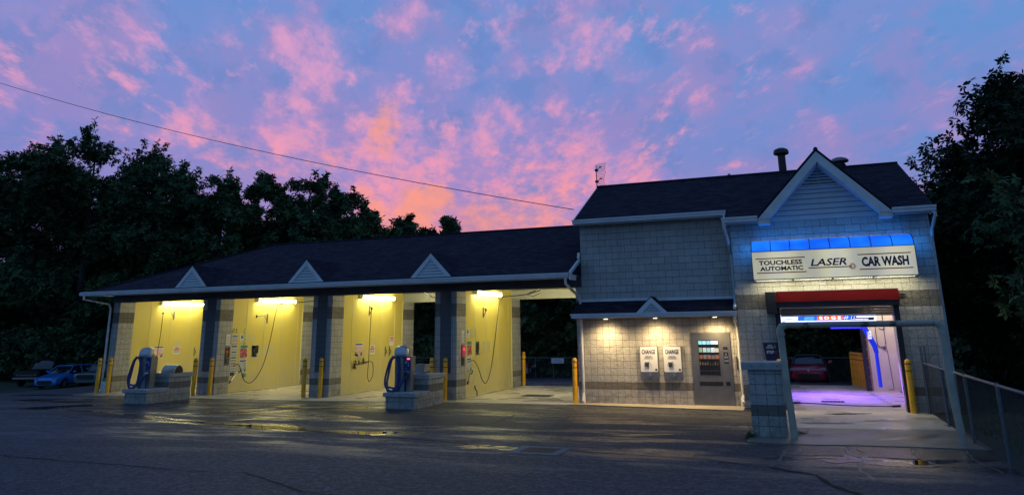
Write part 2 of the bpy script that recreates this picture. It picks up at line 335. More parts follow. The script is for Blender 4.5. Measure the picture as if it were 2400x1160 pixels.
# ------------------------------------------------------------------ mesh helpers
ORG = {}
class MB:
    def __init__(s): s.V = []; s.F = []
    def poly(s, pts):
        n = len(s.V); s.V += [tuple(p) for p in pts]; s.F.append(tuple(range(n, n + len(pts)))); return s
    def box(s, x0, x1, y0, y1, z0, z1):
        if x0 > x1: x0, x1 = x1, x0
        if y0 > y1: y0, y1 = y1, y0
        if z0 > z1: z0, z1 = z1, z0
        n = len(s.V)
        s.V += [(x0,y0,z0),(x1,y0,z0),(x1,y1,z0),(x0,y1,z0),(x0,y0,z1),(x1,y0,z1),(x1,y1,z1),(x0,y1,z1)]
        for f in ((3,2,1,0),(4,5,6,7),(0,1,5,4),(1,2,6,5),(2,3,7,6),(3,0,4,7)): s.F.append(tuple(n + i for i in f))
        return s
    def prism(s, pts, vec):
        """pts: planar polygon; swept along vec"""
        n = len(s.V); k = len(pts); vec = Vector(vec)
        s.V += [tuple(p) for p in pts] + [tuple(Vector(p) + vec) for p in pts]
        s.F.append(tuple(reversed(range(n, n + k)))); s.F.append(tuple(range(n + k, n + 2 * k)))
        for i in range(k):
            j = (i + 1) % k; s.F.append((n + i, n + j, n + k + j, n + k + i))
        return s
    def tube(s, pts, r, n=8, caps=True):
        pts = [Vector(p) for p in pts]
        rs = r if hasattr(r, '__len__') else [r] * len(pts)
        b0 = len(s.V); prev = None
        for i, p in enumerate(pts):
            if i == 0: t = pts[1] - p
            elif i == len(pts) - 1: t = p - pts[i - 1]
            else: t = (pts[i + 1] - p).normalized() + (p - pts[i - 1]).normalized()
            if t.length < 1e-9: t = Vector((0, 0, 1))
            t.normalize()
            if prev is None:
                a = Vector((0, 0, 1)) if abs(t.z) < .9 else Vector((1, 0, 0)); a = (a - t * a.dot(t)).normalized()
            else:
                a = prev - t * prev.dot(t)
                a = a.normalized() if a.length > 1e-6 else t.orthogonal().normalized()
            prev = a; c = t.cross(a)
            for k in range(n):
                th = 2 * PI * k / n; s.V.append(tuple(p + (a * math.cos(th) + c * math.sin(th)) * rs[i]))
        for i in range(len(pts) - 1):
            for k in range(n):
                a0 = b0 + i * n + k; a1 = b0 + i * n + (k + 1) % n; s.F.append((a0, a1, a1 + n, a0 + n))
        if caps:
            s.F.append(tuple(reversed(range(b0, b0 + n)))); e = b0 + (len(pts) - 1) * n; s.F.append(tuple(range(e, e + n)))
        return s
    def lathe(s, prof, cx, cy, cz, n=20, axis='z'):
        b0 = len(s.V)
        for r, h in prof:
            for k in range(n):
                th = 2 * PI * k / n
                a, b = r * math.cos(th), r * math.sin(th)
                p = {'z': (cx + a, cy + b, cz + h), 'x': (cx + h, cy + a, cz + b), 'y': (cx + a, cy + h, cz + b)}[axis]
                s.V.append(p)
        for i in range(len(prof) - 1):
            for k in range(n):
                a0 = b0 + i * n + k; a1 = b0 + i * n + (k + 1) % n; s.F.append((a0, a1, a1 + n, a0 + n))
        s.F.append(tuple(reversed(range(b0, b0 + n)))); e = b0 + (len(prof) - 1) * n; s.F.append(tuple(range(e, e + n)))
        return s
    def each(s, name, m, parent):
        for k in range(0, len(s.V), 8):
            b = MB(); b.V = s.V[k:k + 8]; b.F = [tuple(i - k for i in f) for f in s.F if k <= f[0] < k + 8]; b.build(name, m, parent)
    def build(s, name, m, parent=None, smooth=False, bevel=0.0, loc=None):
        o0 = Vector(loc) if loc is not None else (ORG[parent.name] if parent is not None else Vector((0, 0, 0)))
        me = bpy.data.meshes.new(name)
        me.from_pydata([(v[0] - o0.x, v[1] - o0.y, v[2] - o0.z) for v in s.V], [], s.F)
        bm = bmesh.new(); bm.from_mesh(me); bmesh.ops.recalc_face_normals(bm, faces=bm.faces)
        bm.to_mesh(me); bm.free()
        me.materials.append(m); me.update()
        if smooth:
            for p in me.polygons: p.use_smooth = True
            try: me.set_sharp_from_angle(angle=R(38))
            except Exception: pass
        o = bpy.data.objects.new(name, me); COL.objects.link(o)
        ORG[o.name] = o0
        if parent is not None: o.parent = parent
        else: o.location = o0
        if bevel:
            b = o.modifiers.new('bevel', 'BEVEL'); b.width = bevel; b.segments = 2; b.limit_method = 'ANGLE'
        return o

def setp(o, label=None, cat=None, group=None, kind=None):
    if label: o['label'] = label
    if cat: o['category'] = cat
    if group: o['group'] = group
    if kind: o['kind'] = kind
    return o
def thing(name, label, cat, loc=(0, 0, 0), group=None, rz=0.0):
    o = bpy.data.objects.new(name, None); COL.objects.link(o); o.location = loc; o.rotation_euler = (0, 0, rz)
    o.empty_display_size = .2
    ORG[o.name] = Vector(loc)
    return setp(o, label, cat, group)
def local_thing(name, label, cat, group=None):
    """a thing built round the origin, moved afterwards"""
    return thing(name, label, cat, (0, 0, 0), group)
def dup(root, loc, label=None, rz=None, group=None, scale=None):
    r = root.copy(); COL.objects.link(r); r.location = loc
    if rz is not None: r.rotation_euler = (0, 0, rz)
    if scale: r.scale = scale
    if label: r['label'] = label
    if group: r['group'] = group
    for ch in list(root.children):
        c = ch.copy(); COL.objects.link(c); c.parent = r
        for gg in list(ch.children):
            d = gg.copy(); COL.objects.link(d); d.parent = c
    ORG[r.name] = Vector(loc)
    return r
def struct(o): o['kind'] = 'structure'; return o

def text(name, body, m, parent, face, u0, u1, z0, z1, d, shear=0.0, bold=0.0, depth=.004, align='fit'):
    """lettering as a mesh. face 'y': reads along +x on a wall facing -y at y=d; face 'x': reads along +y on a wall facing +x at x=d"""
    cu = bpy.data.curves.new(name, 'FONT'); cu.body = body; cu.size = 1; cu.shear = shear; cu.offset = bold; cu.extrude = .5; cu.resolution_u = 2
    cu.align_x = 'CENTER'
    t = bpy.data.objects.new(name, cu); COL.objects.link(t)
    dg = bpy.context.evaluated_depsgraph_get()
    me = bpy.data.meshes.new_from_object(t.evaluated_get(dg)); bpy.data.objects.remove(t); bpy.data.curves.remove(cu)
    co = np.zeros(len(me.vertices) * 3); me.vertices.foreach_get('co', co); co = co.reshape(-1, 3)
    mn, mx = co.min(0), co.max(0)
    a = (co[:, 0] - mn[0]) / (mx[0] - mn[0]); b = (co[:, 1] - mn[1]) / (mx[1] - mn[1]); e = (co[:, 2] - mn[2]) / (mx[2] - mn[2])
    o0 = ORG[parent.name]
    U = u0 + a * (u1 - u0); Z = z0 + b * (z1 - z0)
    if face == 'y': X = U; Y = d - e * depth
    else: X = d + e * depth; Y = U
    out = np.stack([X - o0.x, Y - o0.y, Z - o0.z], 1)
    me.vertices.foreach_set('co', out.ravel()); me.update()
    me.materials.clear(); me.materials.append(m)
    o = bpy.data.objects.new(name, me); COL.objects.link(o); o.parent = parent; ORG[o.name] = o0
    return o

def lamp(name, kind, loc, energy, color, parent=None, size=.2, size_y=None, target=None, spot=None, blend=.5, spread=None):
    l = bpy.data.lights.new(name, kind); l.energy = energy; l.color = color
    if kind == 'AREA':
        l.shape = 'RECTANGLE'; l.size = size; l.size_y = size_y or size
        if spread: l.spread = spread
    else: l.shadow_soft_size = size
    if kind == 'SPOT': l.spot_size = spot; l.spot_blend = blend
    o = bpy.data.objects.new(name, l); COL.objects.link(o)
    o0 = ORG[parent.name] if parent is not None else Vector((0, 0, 0))
    o.location = Vector(loc) - o0
    if target is not None:
        dv = Vector(target) - Vector(loc); o.rotation_euler = dv.to_track_quat('-Z', 'Y').to_euler()
    if parent is not None: o.parent = parent
    return o

# ------------------------------------------------------------------ ground
def gh(x, y):
    a = -min(max(y - 8.6, 0) * .05, .75)
    t = min(max((-24 - x) / 9, 0), 1); b = -1.35 * t * t * (3 - 2 * t)
    return min(a, b) if x > -24 else b + (a * max(0, 1 - t))
def sheet(name, xs, rows, m, dz, xl=None, xr=None, nx=30):
    b = MB(); V = []
    for y in rows:
        a, c = (xl(y), xr(y)) if xl else (xs[0], xs[1])
        V.append([(a + (c - a) * i / nx, y, gh(a + (c - a) * i / nx, y) + dz) for i in range(nx + 1)])
    for row in V: b.V += row
    for j in range(len(rows) - 1):
        for i in range(nx):
            k = j * (nx + 1) + i; b.F.append((k, k + 1, k + nx + 2, k + nx + 1))
    o = b.build(name, m, smooth=True); return struct(o)
rows = [-400, -120, -60, -30] + list(range(-24, 60, 2)) + [80, 150, 400]
b = MB(); xs = [-400, -150, -90] + [-70 + 2 * i for i in range(51)] + [60, 150, 400]
for y in rows:
    for x in xs: b.V.append((x, y, gh(x, y) - .035))
for j in range(len(rows) - 1):
    for i in range(len(xs) - 1):
        k = j * len(xs) + i; b.F.append((k, k + 1, k + len(xs) + 1, k + len(xs)))
struct(b.build('ground', M_GROUND, smooth=True))
def xl(y):
    if y < -1.2: return -23.9 + (y + 1.2) * .06
    if y < 2: return -23.9 + (y + 1.2) * .5
    return -22.3 + min(y - 2, 6) * .15
def xr(y): return 9.22 if y < 6.4 else 12.0
struct(sheet('parking_lot', None, [-60, -40, -30] + [-25 + i for i in range(33)] + [8.6, 9.5, 11, 13, 15, 17, 19, 21, 22.3], M_ASPH, -.012, xl, xr, 40))
def flat(name, pts, z, m, t=.02):
    return struct(MB().prism([(p[0], p[1], z - t) for p in pts], (0, 0, t)).build(name, m))
flat('wash_bay_floor', [(-20.0, -1.04), (-17.04, -1.18), (-11.2, -1.29), (-6.9, -1.0), (-3.6, -.66), (-.25, -.56), (-.25, 6.35), (-20.0, 6.35)], 0.0, M_CONC)
flat('sidewalk', [(-.24, -.555), (4.66, -1.14), (4.66, -.005), (-.24, -.005)], .012, M_WALK)
flat('tunnel_floor', [(5.1, -4.4), (9.2, -4.02), (9.2, -.6), (9.2, 8.5), (5.1, 8.5)], .002, M_CONC)
flat('entrance_pad', [(5.12, -6.78), (6.0, -6.86), (7.5, -6.66), (9.3, -6.62), (9.3, -4.04), (5.1, -4.42)], .004, M_CONC2)

def blob(name, m, cx, cy, rx, ry, rot, z, seed, n=40, rag=.35):
    rnd = random.Random(seed); ph = [rnd.uniform(0, 6.3) for _ in range(6)]
    pts = []
    for k in range(n):
        t = 2 * PI * k / n
        q = 1 + rag * (.5 * math.sin(2 * t + ph[0]) + .35 * math.sin(3 * t + ph[1]) + .3 * math.sin(5 * t + ph[2]) + .18 * math.sin(9 * t + ph[3]) + .12 * math.sin(14 * t + ph[4]))
        x, y = rx * q * math.cos(t), ry * q * math.sin(t)
        pts.append((cx + x * math.cos(rot) - y * math.sin(rot), cy + x * math.sin(rot) + y * math.cos(rot), z))
    return struct(MB().poly(pts).build(name, m, loc=(cx, cy, z)))
for i, a in enumerate([(-19.2,-3.0,.75,.16,.3),(-17.2,-3.25,.9,.1,.3),(-15.6,-4.2,1.5,.14,.72),(-16.2,-5.2,.45,.2,.2),(-21.2,-1.4,.8,.12,.3),(-17.0,-2.3,.5,.09,.3),
        (-10.1,-6.5,.6,.07,-.25),(-8.2,-6.95,1.5,.12,-.12),(-5.9,-7.25,1.15,.24,-.03),(-6.9,-7.15,1.0,.05,-.05),(-9.6,-4.6,1.1,.06,.8),(-7.9,-4.0,1.6,.07,.85),(-8.3,-2.6,.45,.09,.2),(-6.15,-2.75,.5,.2,.2),
        (-2.9,-7.5,.6,.2,.2),(-3.9,-7.5,.35,.05,.1),(-1.7,-.92,.28,.035,.2),(.25,-8.7,.3,.05,.3),(1.15,-8.75,.5,.03,.1),
        (6.95,-8.3,.30,.24,.3),(6.35,-8.35,.5,.035,.1),(7.55,-8.3,.5,.03,.1),(8.15,-8.2,.55,.2,.4),(7.2,-1.3,.5,.12,.4),(-7.2,-5.6,.7,.04,.85),(2.9,-6.3,.3,.04,.3),(-12.2,-5.9,1.3,.05,-.2)]):
    if a[0] not in (7.2, -1.7): blob('damp_patch', M_DAMP, a[0] + .03, a[1], a[2] * 1.35 + .12, a[3] * 1.5 + .10, a[4], -.0096 + .00006 * i, 140 + i, rag=.5)
    blob('puddle', M_WATER if not (a[0] == 6.95) else mat('rippled_water', (.02, .02, .022), .24, spec=1.0), a[0], a[1], a[2], a[3], a[4], (-.007 if a[1] > -60 and not (a[0] == 7.2) else .0), 40 + i) if a[0] != 7.2 else blob('puddle', M_WATER, *a[:5], .0065, 99)
for k, (x, y, r) in enumerate([(6.6, -3.4, .5), (7.9, -2.6, .4), (6.3, -5.6, .45), (8.2, -5.4, .6), (7.3, -4.9, .3)]): blob('damp_patch', mat('damp_concrete', (.13, .115, .09), .3, var=(7, .4)), x, y, r, r * .35, .2 * k, .0052 + .0002 * k, 200 + k, rag=.6)
blob('asphalt_patch', M_PATCH, -3.3, -4.6, 3.0, .7, -.2, -.009, 7, rag=.3)
def crack(pts, w, m, z=-.0065, seed=1, name='crack'):
    rnd = random.Random(seed); P = []
    for a, c in zip(pts[:-1], pts[1:]):
        n = max(2, int(math.dist(a, c) / .18))
        for k in range(n):
            t = k / n; P.append((a[0] + (c[0] - a[0]) * t + rnd.uniform(-.035, .035), a[1] + (c[1] - a[1]) * t + rnd.uniform(-.035, .035)))
    P.append(pts[-1]); b = MB(); L = []; Rr = []
    for i, p in enumerate(P):
        q = P[min(i + 1, len(P) - 1)]; o = P[max(i - 1, 0)]; dx, dy = q[0] - o[0], q[1] - o[1]; l = math.hypot(dx, dy) or 1
        ww = w * rnd.uniform(.35, 1.1); L.append((p[0] - dy / l * ww, p[1] + dx / l * ww, z)); Rr.append((p[0] + dy / l * ww, p[1] - dx / l * ww, z))
    n = len(L); b.V = L + Rr
    for i in range(n - 1): b.F.append((i, i + 1, n + i + 1, n + i))
    return struct(b.build(name, m))
crack([(6.85,-6.9),(6.9,-7.6),(7.05,-8.3),(6.95,-9.2),(7.1,-10.1)], .035, M_LCRACK, seed=3)
crack([(7.05,-6.9),(7.15,-7.7),(7.0,-8.1)], .025, M_LCRACK, seed=4)
crack([(7.95,-6.85),(7.95,-7.8),(8.3,-8.9)], .03, M_LCRACK, seed=5)
crack([(8.85,-6.8),(8.8,-7.9),(8.95,-9.0)], .02, M_LCRACK, seed=6)
crack([(5.9,-7.0),(5.85,-7.9),(5.7,-9.0),(5.62,-9.5)], .045, M_LCRACK, seed=7)
crack([(5.6,-9.4),(6.3,-9.9),(6.6,-10.8),(7.4,-12.0),(8.4,-13.2)], .06, M_CRACK, -.006, seed=8)
crack([(-13.6,-6.1),(-9.0,-6.9),(-4.6,-7.6),(-1.0,-8.2),(1.0,-8.8)], .04, M_CRACK, -.0062, seed=9)
crack([(-1.0,-3.4),(-.9,-5.2),(-2.4,-6.8)], .03, M_CRACK, -.0063, seed=10)
crack([(-12.5,-11.2),(-8.0,-12.2),(-3.0,-12.4)], .025, M_CRACK, -.0064, seed=11)
crack([(-2.5,-12.2),(-.6,-13.2),(.4,-13.4)], .03, M_CRACK, -.0061, seed=12)
crack([(2.1,-8.7),(4.6,-9.0),(5.5,-9.4)], .03, M_CRACK, -.0066, seed=13)

# ------------------------------------------------------------------ self-serve wing
PX_ = [(-19.58, -19.24), (-15.0, -14.18), (-10.0, -9.19), (-5.12, -4.32)]     # pier fronts, left to right
wing = thing('wash_bay_wing', 'low hip-roofed wing of four open self-serve wash bays with yellow inner walls', 'car wash wing', (0, 0, 0))
for x0, x1 in PX_:
    MB().box(x0, x1, 0, .74, 0, 3.44).build('pier', M_BLOCK, wing)
    MB().box(x0 if x0 > -19 else -19.58, x1, 5.15, 6.1, 0, 3.36).build('rear_pier', M_BLOCK, wing)
    if x0 > -19:
        MB().box(x0 + .2, x1 - .2, -.012, .0, .83, 3.44).build('pier_inlay', M_FLUTE, wing)
    MB().box(x0 + .03, x1 - .05, .745, 5.145, .0, 3.72).build('divider_wall', M_CREAM, wing)
    pn = MB().box(x1 - .048, x1 - .022, .745, 5.145, .02, 3.70).build('yellow_panel', M_YPANEL, wing)
    ys = {-19.24: (1.6, 2.72, 3.83), -14.18: (1.54, 2.62, 3.72, 4.8), -9.19: (1.34, 2.42, 3.46, 4.5), -4.32: (1.5, 2.6, 3.7, 4.8)}[x1]
    sm = MB()
    for y in ys: sm.box(x1 - .021, x1 - .014, y - .012, y + .012, .02, 3.69)
    sm.box(x1 - .021, x1 - .002, 5.11, 5.145, .02, 3.69).box(x1 - .021, x1 - .012, .75, 5.1, .02, .05)
    sm.build('panel_joint', M_YSEAM, pn)
MB().box(-.2, -.003, 0, .6, 0, 3.44).build('pier', M_BLOCK, wing)
MB().box(-.2, -.003, .605, 6.1, 0, 3.72).build('end_wall', M_CREAM, wing)
MB().box(-19.62, -.003, -.03, .22, 3.445, 3.79).build('header_beam', M_BEAM, wing)
MB().box(-19.58, -.21, 5.98, 6.12, 3.365, 3.72).build('rear_beam', M_CEIL, wing)
MB().box(-19.58, -.21, .23, 5.975, 3.725, 3.76).build('ceiling', M_CEIL, wing)
MB().box(-20.0, -.03, -.98, -.035, 3.765, 3.785).build('soffit', M_SOFFIT, wing)
# roof
EZ, RZ_ = 3.80, 5.92; XL = -20.1
rf = MB()
A = (XL, -1.03, EZ); B = (-.003, -1.03, EZ); Cc = (-.003, 4, RZ_); Dd = (XL + 5.03, 4, RZ_); E1 = (XL, 7.2, EZ + .0); F1 = (-.003, 7.2, EZ)
for P4 in ((A, B, Cc, Dd), (E1, A, Dd), (F1, E1, Dd, Cc)): rf.poly(P4)
lo = lambda p: (p[0], p[1], p[2] - .02)
rf.poly([lo(A), lo(B), lo(F1), lo(E1)]); rf.poly([A, B, lo(B), lo(A)]); rf.poly([E1, A, lo(A), lo(E1)]); rf.poly([F1, E1, lo(E1), lo(F1)]); rf.poly([B, Cc, F1, lo(F1), lo(B)])
rf.build('roof', M_ROOF, wing)
MB().tube([(XL + 5.0, 4, RZ_ + .02), (-.02, 4, RZ_ + .02)], .035, 6).tube([(XL + .1, -.95, EZ + .05), (XL + 5.03, 4, RZ_ + .02)], .035, 6).build('ridge_cap', M_ROOF, wing)
gut = MB().box(XL, -.10, -1.15, -1.035, 3.70, 3.815)
gut.box(XL - .02, -.08, -1.175, -1.152, 3.775, 3.83)
gut.box(XL - .1, XL - .003, -1.15, 7.2, 3.70, 3.80)
gut.each('gutter', M_TRIM, wing)
MB().box(XL + .004, -.03, -1.032, -.985, 3.66, 3.79).build('fascia', M_TRIM, wing)
MB().prism([(-.07, -1.14, 3.62), (-.07, -1.14, 3.86), (-.07, -.02, 4.33), (-.07, -.02, 4.12), (-.07, -.55, 3.72), (-.07, -.55, 3.62)], (.06, 0, 0)).build('rake_return', M_TRIM, wing)
MB().prism([(-.10, -.08, 4.33), (-.10, .0, 4.52), (-.10, -.0, 4.33)], (.09, -.04, 0)).build('flashing', M_TRIM, wing)
def dormer(parent, cx, hw, z0, z1, yf, slope, ez, ey, board=.13, depthname='dormer'):
    """little gable sitting on a roof whose plane is z = ez + slope*(y-ey)"""
    yb = lambda z: ey + (z - ez) / slope
    k = (z1 - z0) / hw
    d = MB()
    top = (cx, yf, z1); L = (cx - hw, yf, z0); Rr = (cx + hw, yf, z0)
    bt = (cx, yb(z1), z1)
    e = .03
    d.poly([(cx - hw - e, yf - .03, z0 - e * k + .03), (cx, yf - .03, z1 + .03), (cx, yb(z1 + .03), z1 + .03), (cx - hw - e, yb(z0) , z0 + .02)])
    d.poly([(cx + hw + e, yf - .03, z0 - e * k + .03), (cx, yf - .03, z1 + .03), (cx, yb(z1 + .03), z1 + .03), (cx + hw + e, yb(z0), z0 + .02)])
    dd = d.build(depthname + '_roof', M_ROOF, parent)
    sol = dd.modifiers.new('t', 'SOLIDIFY'); sol.thickness = .025
    f = MB(); s2 = board * math.sqrt(1 + k * k)
    zi = z1 - s2; hi = (zi - z0) / k
    f.prism([(cx - hw, yf, z0), (cx, yf, z1), (cx, yf, zi), (cx - hi, yf, z0)], (0, -.03, 0))
    f.prism([(cx + hw, yf, z0), (cx, yf, z1), (cx, yf, zi), (cx + hi, yf, z0)], (0, -.03, 0))
    f.build(depthname + '_trim', M_TRIM, parent)
    s = MB(); n = 6; hh = zi - z0
    for i in range(n):
        a0 = z0 + hh * i / n; a1 = z0 + hh * (i + 1) / n - .012
        w0 = (zi - a0) / k; w1 = max((zi - a1) / k, .002)
        s.poly([(cx - w0, yf - .016, a0), (cx + w0, yf - .016, a0), (cx + w1, yf + .004, a1), (cx - w1, yf + .004, a1)])
    s.build(depthname + '_siding', M_SIDING, parent)
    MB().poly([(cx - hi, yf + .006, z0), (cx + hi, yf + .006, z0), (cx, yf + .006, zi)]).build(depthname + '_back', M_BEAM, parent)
for cx in (-14.73, -9.64, -4.79): dormer(wing, cx, .74, 3.87, 4.64, -1.0, .4215, 3.80, -1.03)
MB().tube([(-19.98, -1.1, 3.68), (-19.98, -1.1, 3.55), (-19.72, -.12, 3.38), (-19.66, -.08, 3.2), (-19.66, -.08, .12), (-19.6, -.25, .06)], .045, 8).build('downspout', M_TRIM, wing)
MB().tube([(-.2, -1.1, 3.68), (-.2, -1.08, 3.5), (-.04, -.14, 3.12), (-.04, -.06, 2.9), (-.04, -.06, 2.55)], .045, 8).build('downspout', M_TRIM, wing)
text('clearance_lettering', 'CLEARANCE 11FT', M_INK, wing, 'y', -5.28, -4.33, 3.52, 3.63, -.031, bold=.02)
text('clearance_lettering', 'CLEARANCE 11FT', M_INK, wing, 'y', -15.05, -14.12, 3.52, 3.63, -.031, bold=.02)

# ------------------------------------------------------------------ main building
mb = thing('main_building', 'tall grey block building with a white-trimmed gable and steep shingle roof', 'building', (0, 0, 0))
MB().box(0, 4.665, 0, .25, 0, 5.36).build('wall', M_BLOCK, mb)
MB().box(0, .2, .255, 6.4, 0, 5.3).box(.205, 4.9, 6.2, 6.4, 0, 5.3).build('side_wall', M_BLOCK, mb)
MB().prism([(0.01, 0, 5.3), (0.01, 3.0, 6.95), (0.01, 6.4, 5.3)], (.15, 0, 0)).build('gable_end', M_SIDING, mb)
YG = -.49
MB().box(4.67, 5.82, YG, YG + .25, 0, 5.16).build('wall', M_BLOCK, mb)
MB().box(8.66, 9.81, YG, YG + .25, 0, 5.16).build('wall', M_BLOCK, mb)
MB().box(5.822, 8.658, YG, YG + .25, 2.7, 5.16).build('wall', M_BLOCK, mb)
MB().box(9.6, 9.81, YG + .255, 6.4, 0, 5.16).build('side_wall', M_BLOCK, mb)
MB().prism([(9.80, YG, 5.1), (9.80, 3.0, 6.9), (9.80, 6.4, 5.2)], (-.15, 0, 0)).build('gable_end', M_SIDING, mb)
# tunnel interior
MB().box(4.9, 5.1, -.23, 6.19, 0, 3.4).box(5.1, 5.5, 6.2, 6.4, 0, 5.2).box(5.5, 8.36, 6.2, 6.4, 2.75, 5.2).box(9.38, 9.59, -.23, 6.19, 0, 3.4).build('tunnel_wall', M_CREAM, mb)
MB().box(8.44, 9.59, 6.2, 6.4, 0, 5.2).build('tunnel_rear_wall', M_CREAM, mb)
MB().box(5.1, 9.38, -.23, 6.19, 3.42, 3.5).build('tunnel_ceiling', M_CEIL, mb)
MB().box(8.22, 8.37, 6.0, 6.44, 0, 2.74).build('rear_door_jamb', M_BLACK, mb)
for z in np.linspace(.15, 2.6, 9): MB().lathe([(.012, 0), (.012, -.012)], 8.34, 6.0, z, 8, 'y').build('bolt', M_STEEL, mb)
cv = MB()
for i in range(9):
    x = 9.13 + i * .027; cv.box(x, x + .022, 4.6 - .012 * (i % 2), 4.62 + .012 * (i % 2), .02, 3.4)
cv.build('tunnel_curtain', mat('splash_curtain', (.50, .48, .44), .6), mb)
cd2 = MB().tube([(8.72, 6.18, 3.4), (8.72, 6.18, 1.55), (8.76, 6.18, 1.45), (8.9, 6.18, 1.42)], .014, 6)
cd2.tube([(8.98, 6.18, 3.4), (8.98, 6.18, 1.5)], .014, 6).tube([(9.0, 6.18, 1.35), (9.05, 6.18, .1), (9.05, 6.18, .06), (8.9, 6.18, .05)], .010, 6)
cd2.lathe([(.06, 0), (.06, -.03), (.03, -.05)], 8.93, 6.19, 1.42, 8, 'y').tube([(8.82, 6.18, 2.06), (8.92, 6.17, 2.02), (9.02, 6.18, 2.06)], .012, 6)
cd2.build('conduit', M_GALV, mb)
MB().box(8.38, 8.435, 6.17, 6.199, 0, 2.7).build('wood_trim', mat('damp_wood', (.30, .22, .15), .8, var=(6, .4)), mb)
# main roof
T = .10
def slab(pts, t=T):
    return MB().prism(pts, (0, 0, -t))
xa, xb = -.10, 4.60
slab([(xa, -.36, 5.49), (xb, -.36, 5.49), (xb, 3.0, 7.15), (xa, 3.0, 7.15)]).build('roof', M_ROOF, mb)
slab([(xb + .002, -.97, 5.175), (5.62, -.97, 5.175), (7.2, 2.55, 6.93), (7.2, 3.0, 7.15), (xb + .002, 3.0, 7.15)]).build('roof', M_ROOF, mb)
slab([(8.78, -.97, 5.175), (9.93, -.97, 5.175), (9.72, 3.0, 7.15), (7.202, 3.0, 7.15), (7.202, 2.55, 6.93)]).build('roof', M_ROOF, mb)
slab([(xa, 3.002, 7.15), (9.72, 3.002, 7.15), (9.93, 6.7, 5.3), (xa, 6.7, 5.3)]).build('roof', M_ROOF, mb)
MB().tube([(xa, 3, 7.165), (9.72, 3, 7.165)], .045, 6).build('ridge_cap', M_ROOF, mb)
MB().prism([(xa - .004, -.36, 5.37), (xa - .004, -.36, 5.49), (xa - .004, 3.0, 7.14), (xa - .004, 3.0, 7.0)], (-.03, 0, 0)).build('rake_board', M_TRIM, mb)
gm = MB().box(-.1, 4.58, -.48, -.365, 5.37, 5.49).box(-.11, 4.59, -.505, -.483, 5.45, 5.50)
gm.box(4.50, 5.48, -1.09, -.975, 5.06, 5.18).box(4.49, 5.48, -1.115, -1.093, 5.14, 5.195)
gm.box(8.9, 9.93, -1.09, -.975, 5.06, 5.18).box(8.9, 9.94, -1.115, -1.093, 5.14, 5.195)
gm.each('gutter', M_TRIM, mb)
MB().box(4.54, 4.58, -.96, -.37, 5.02, 5.30).box(-.09, 4.58, -.36, -.335, 5.33, 5.385).box(4.55, 5.48, -.972, -.94, 5.02, 5.07).box(8.95, 9.9, -.972, -.94, 5.02, 5.07).each('fascia', M_TRIM, mb)
MB().box(-.06, 4.53, -.33, -.005, 5.36, 5.372).box(4.6, 5.48, -.935, YG - .005, 5.05, 5.062).box(8.96, 9.85, -.935, YG - .005, 5.05, 5.062).each('soffit', M_SOFFIT, mb)
# cross gable
gx, gz, gk = 7.2, 6.97, 1.058
gr = MB()
ybk = lambda z: -.97 + (z - 5.175) / .497
for s in (-1, 1):
    hw = 1.76
    gr.poly([(gx + s * hw, -1.0, gz - gk * hw), (gx, -1.0, gz), (gx, ybk(gz), gz), (gx + s * hw, -.95, gz - gk * hw)])
o = gr.build('gable_roof', M_ROOF, mb); sol = o.modifiers.new('t', 'SOLIDIFY'); sol.thickness = .05; sol.offset = 0
MB().tube([(gx, -1.03, gz + .0), (gx, 2.6, gz + .0)], .06, 8).build('ridge_cap', M_ROOF, mb)
tr = MB(); bw = .30
for s in (-1, 1):
    tr.prism([(gx + s * 1.72, -.97, 5.10), (gx, -.97, 6.91), (gx, -.97, 6.91 - bw), (gx + s * 1.41, -.97, 5.10)], (0, -.03, 0))
    tr.box(gx + s * 1.405, gx + s * 1.72, -.985, -.5, 4.97, 5.12)
    tr.prism([(gx + s * 1.41, -.5, 5.12), (gx + s * 1.41, -.965, 5.12), (gx + s * .01, -.965, 6.58), (gx + s * .01, -.5, 6.58)], (0, 0, .03))
tr.build('gable_trim', M_TRIM, mb)
sd = MB(); zt = 6.60; zb = 5.08; hh = .148; i = 0
while zb + i * hh < zt - .05:
    a0 = zb + i * hh; a1 = min(a0 + hh - .004, zt - .01); w0 = min((zt - a0) / gk, 1.42); w1 = min((zt - a1) / gk, 1.42)
    sd.poly([(gx - w0, YG - .032, a0), (gx + w0, YG - .032, a0), (gx + w1, YG - .008, a1), (gx - w1, YG - .008, a1)])
    sd.poly([(gx - w0, YG - .032, a0), (gx + w0, YG - .032, a0), (gx + w0, YG - .006, a0 - .003), (gx - w0, YG - .006, a0 - .003)]); i += 1
sd.build('gable_siding', M_SIDING, mb)
sg_ = MB()  # dark strips under the laps, their shadow lines put in as colour
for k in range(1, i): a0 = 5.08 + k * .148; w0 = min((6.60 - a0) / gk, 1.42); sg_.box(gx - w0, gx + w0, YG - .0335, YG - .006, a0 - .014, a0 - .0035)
sg_.build('lap_shadow_strips', mat('painted_lap_shadow', (.20, .215, .23), .6), mb)
MB().prism([(5.8, YG + .01, 5.06), (8.6, YG + .01, 5.06), (7.2, YG + .01, 6.6)], (0, .15, 0)).build('gable_wall', M_SIDING, mb)
lv = MB(); zt = 6.56; z0 = 6.0
for i in range(6):
    a0 = z0 + i * .086; w0 = (zt - a0) / gk; w1 = max((zt - a0 - .06) / gk, .01)
    lv.poly([(gx - w0, YG - .075, a0), (gx + w0, YG - .075, a0), (gx + w1, YG - .045, a0 + .062), (gx - w1, YG - .045, a0 + .062)])
lv.box(gx - .008, gx + .008, YG - .082, YG - .04, z0, 6.52)
vt = lv.build('louvre_vent', M_SIDING, mb)
MB().poly([(gx - .54, YG - .036, 6.0), (gx + .54, YG - .036, 6.0), (gx, YG - .036, 6.56)]).build('vent_dark', M_BEAM, vt)
vf = MB()
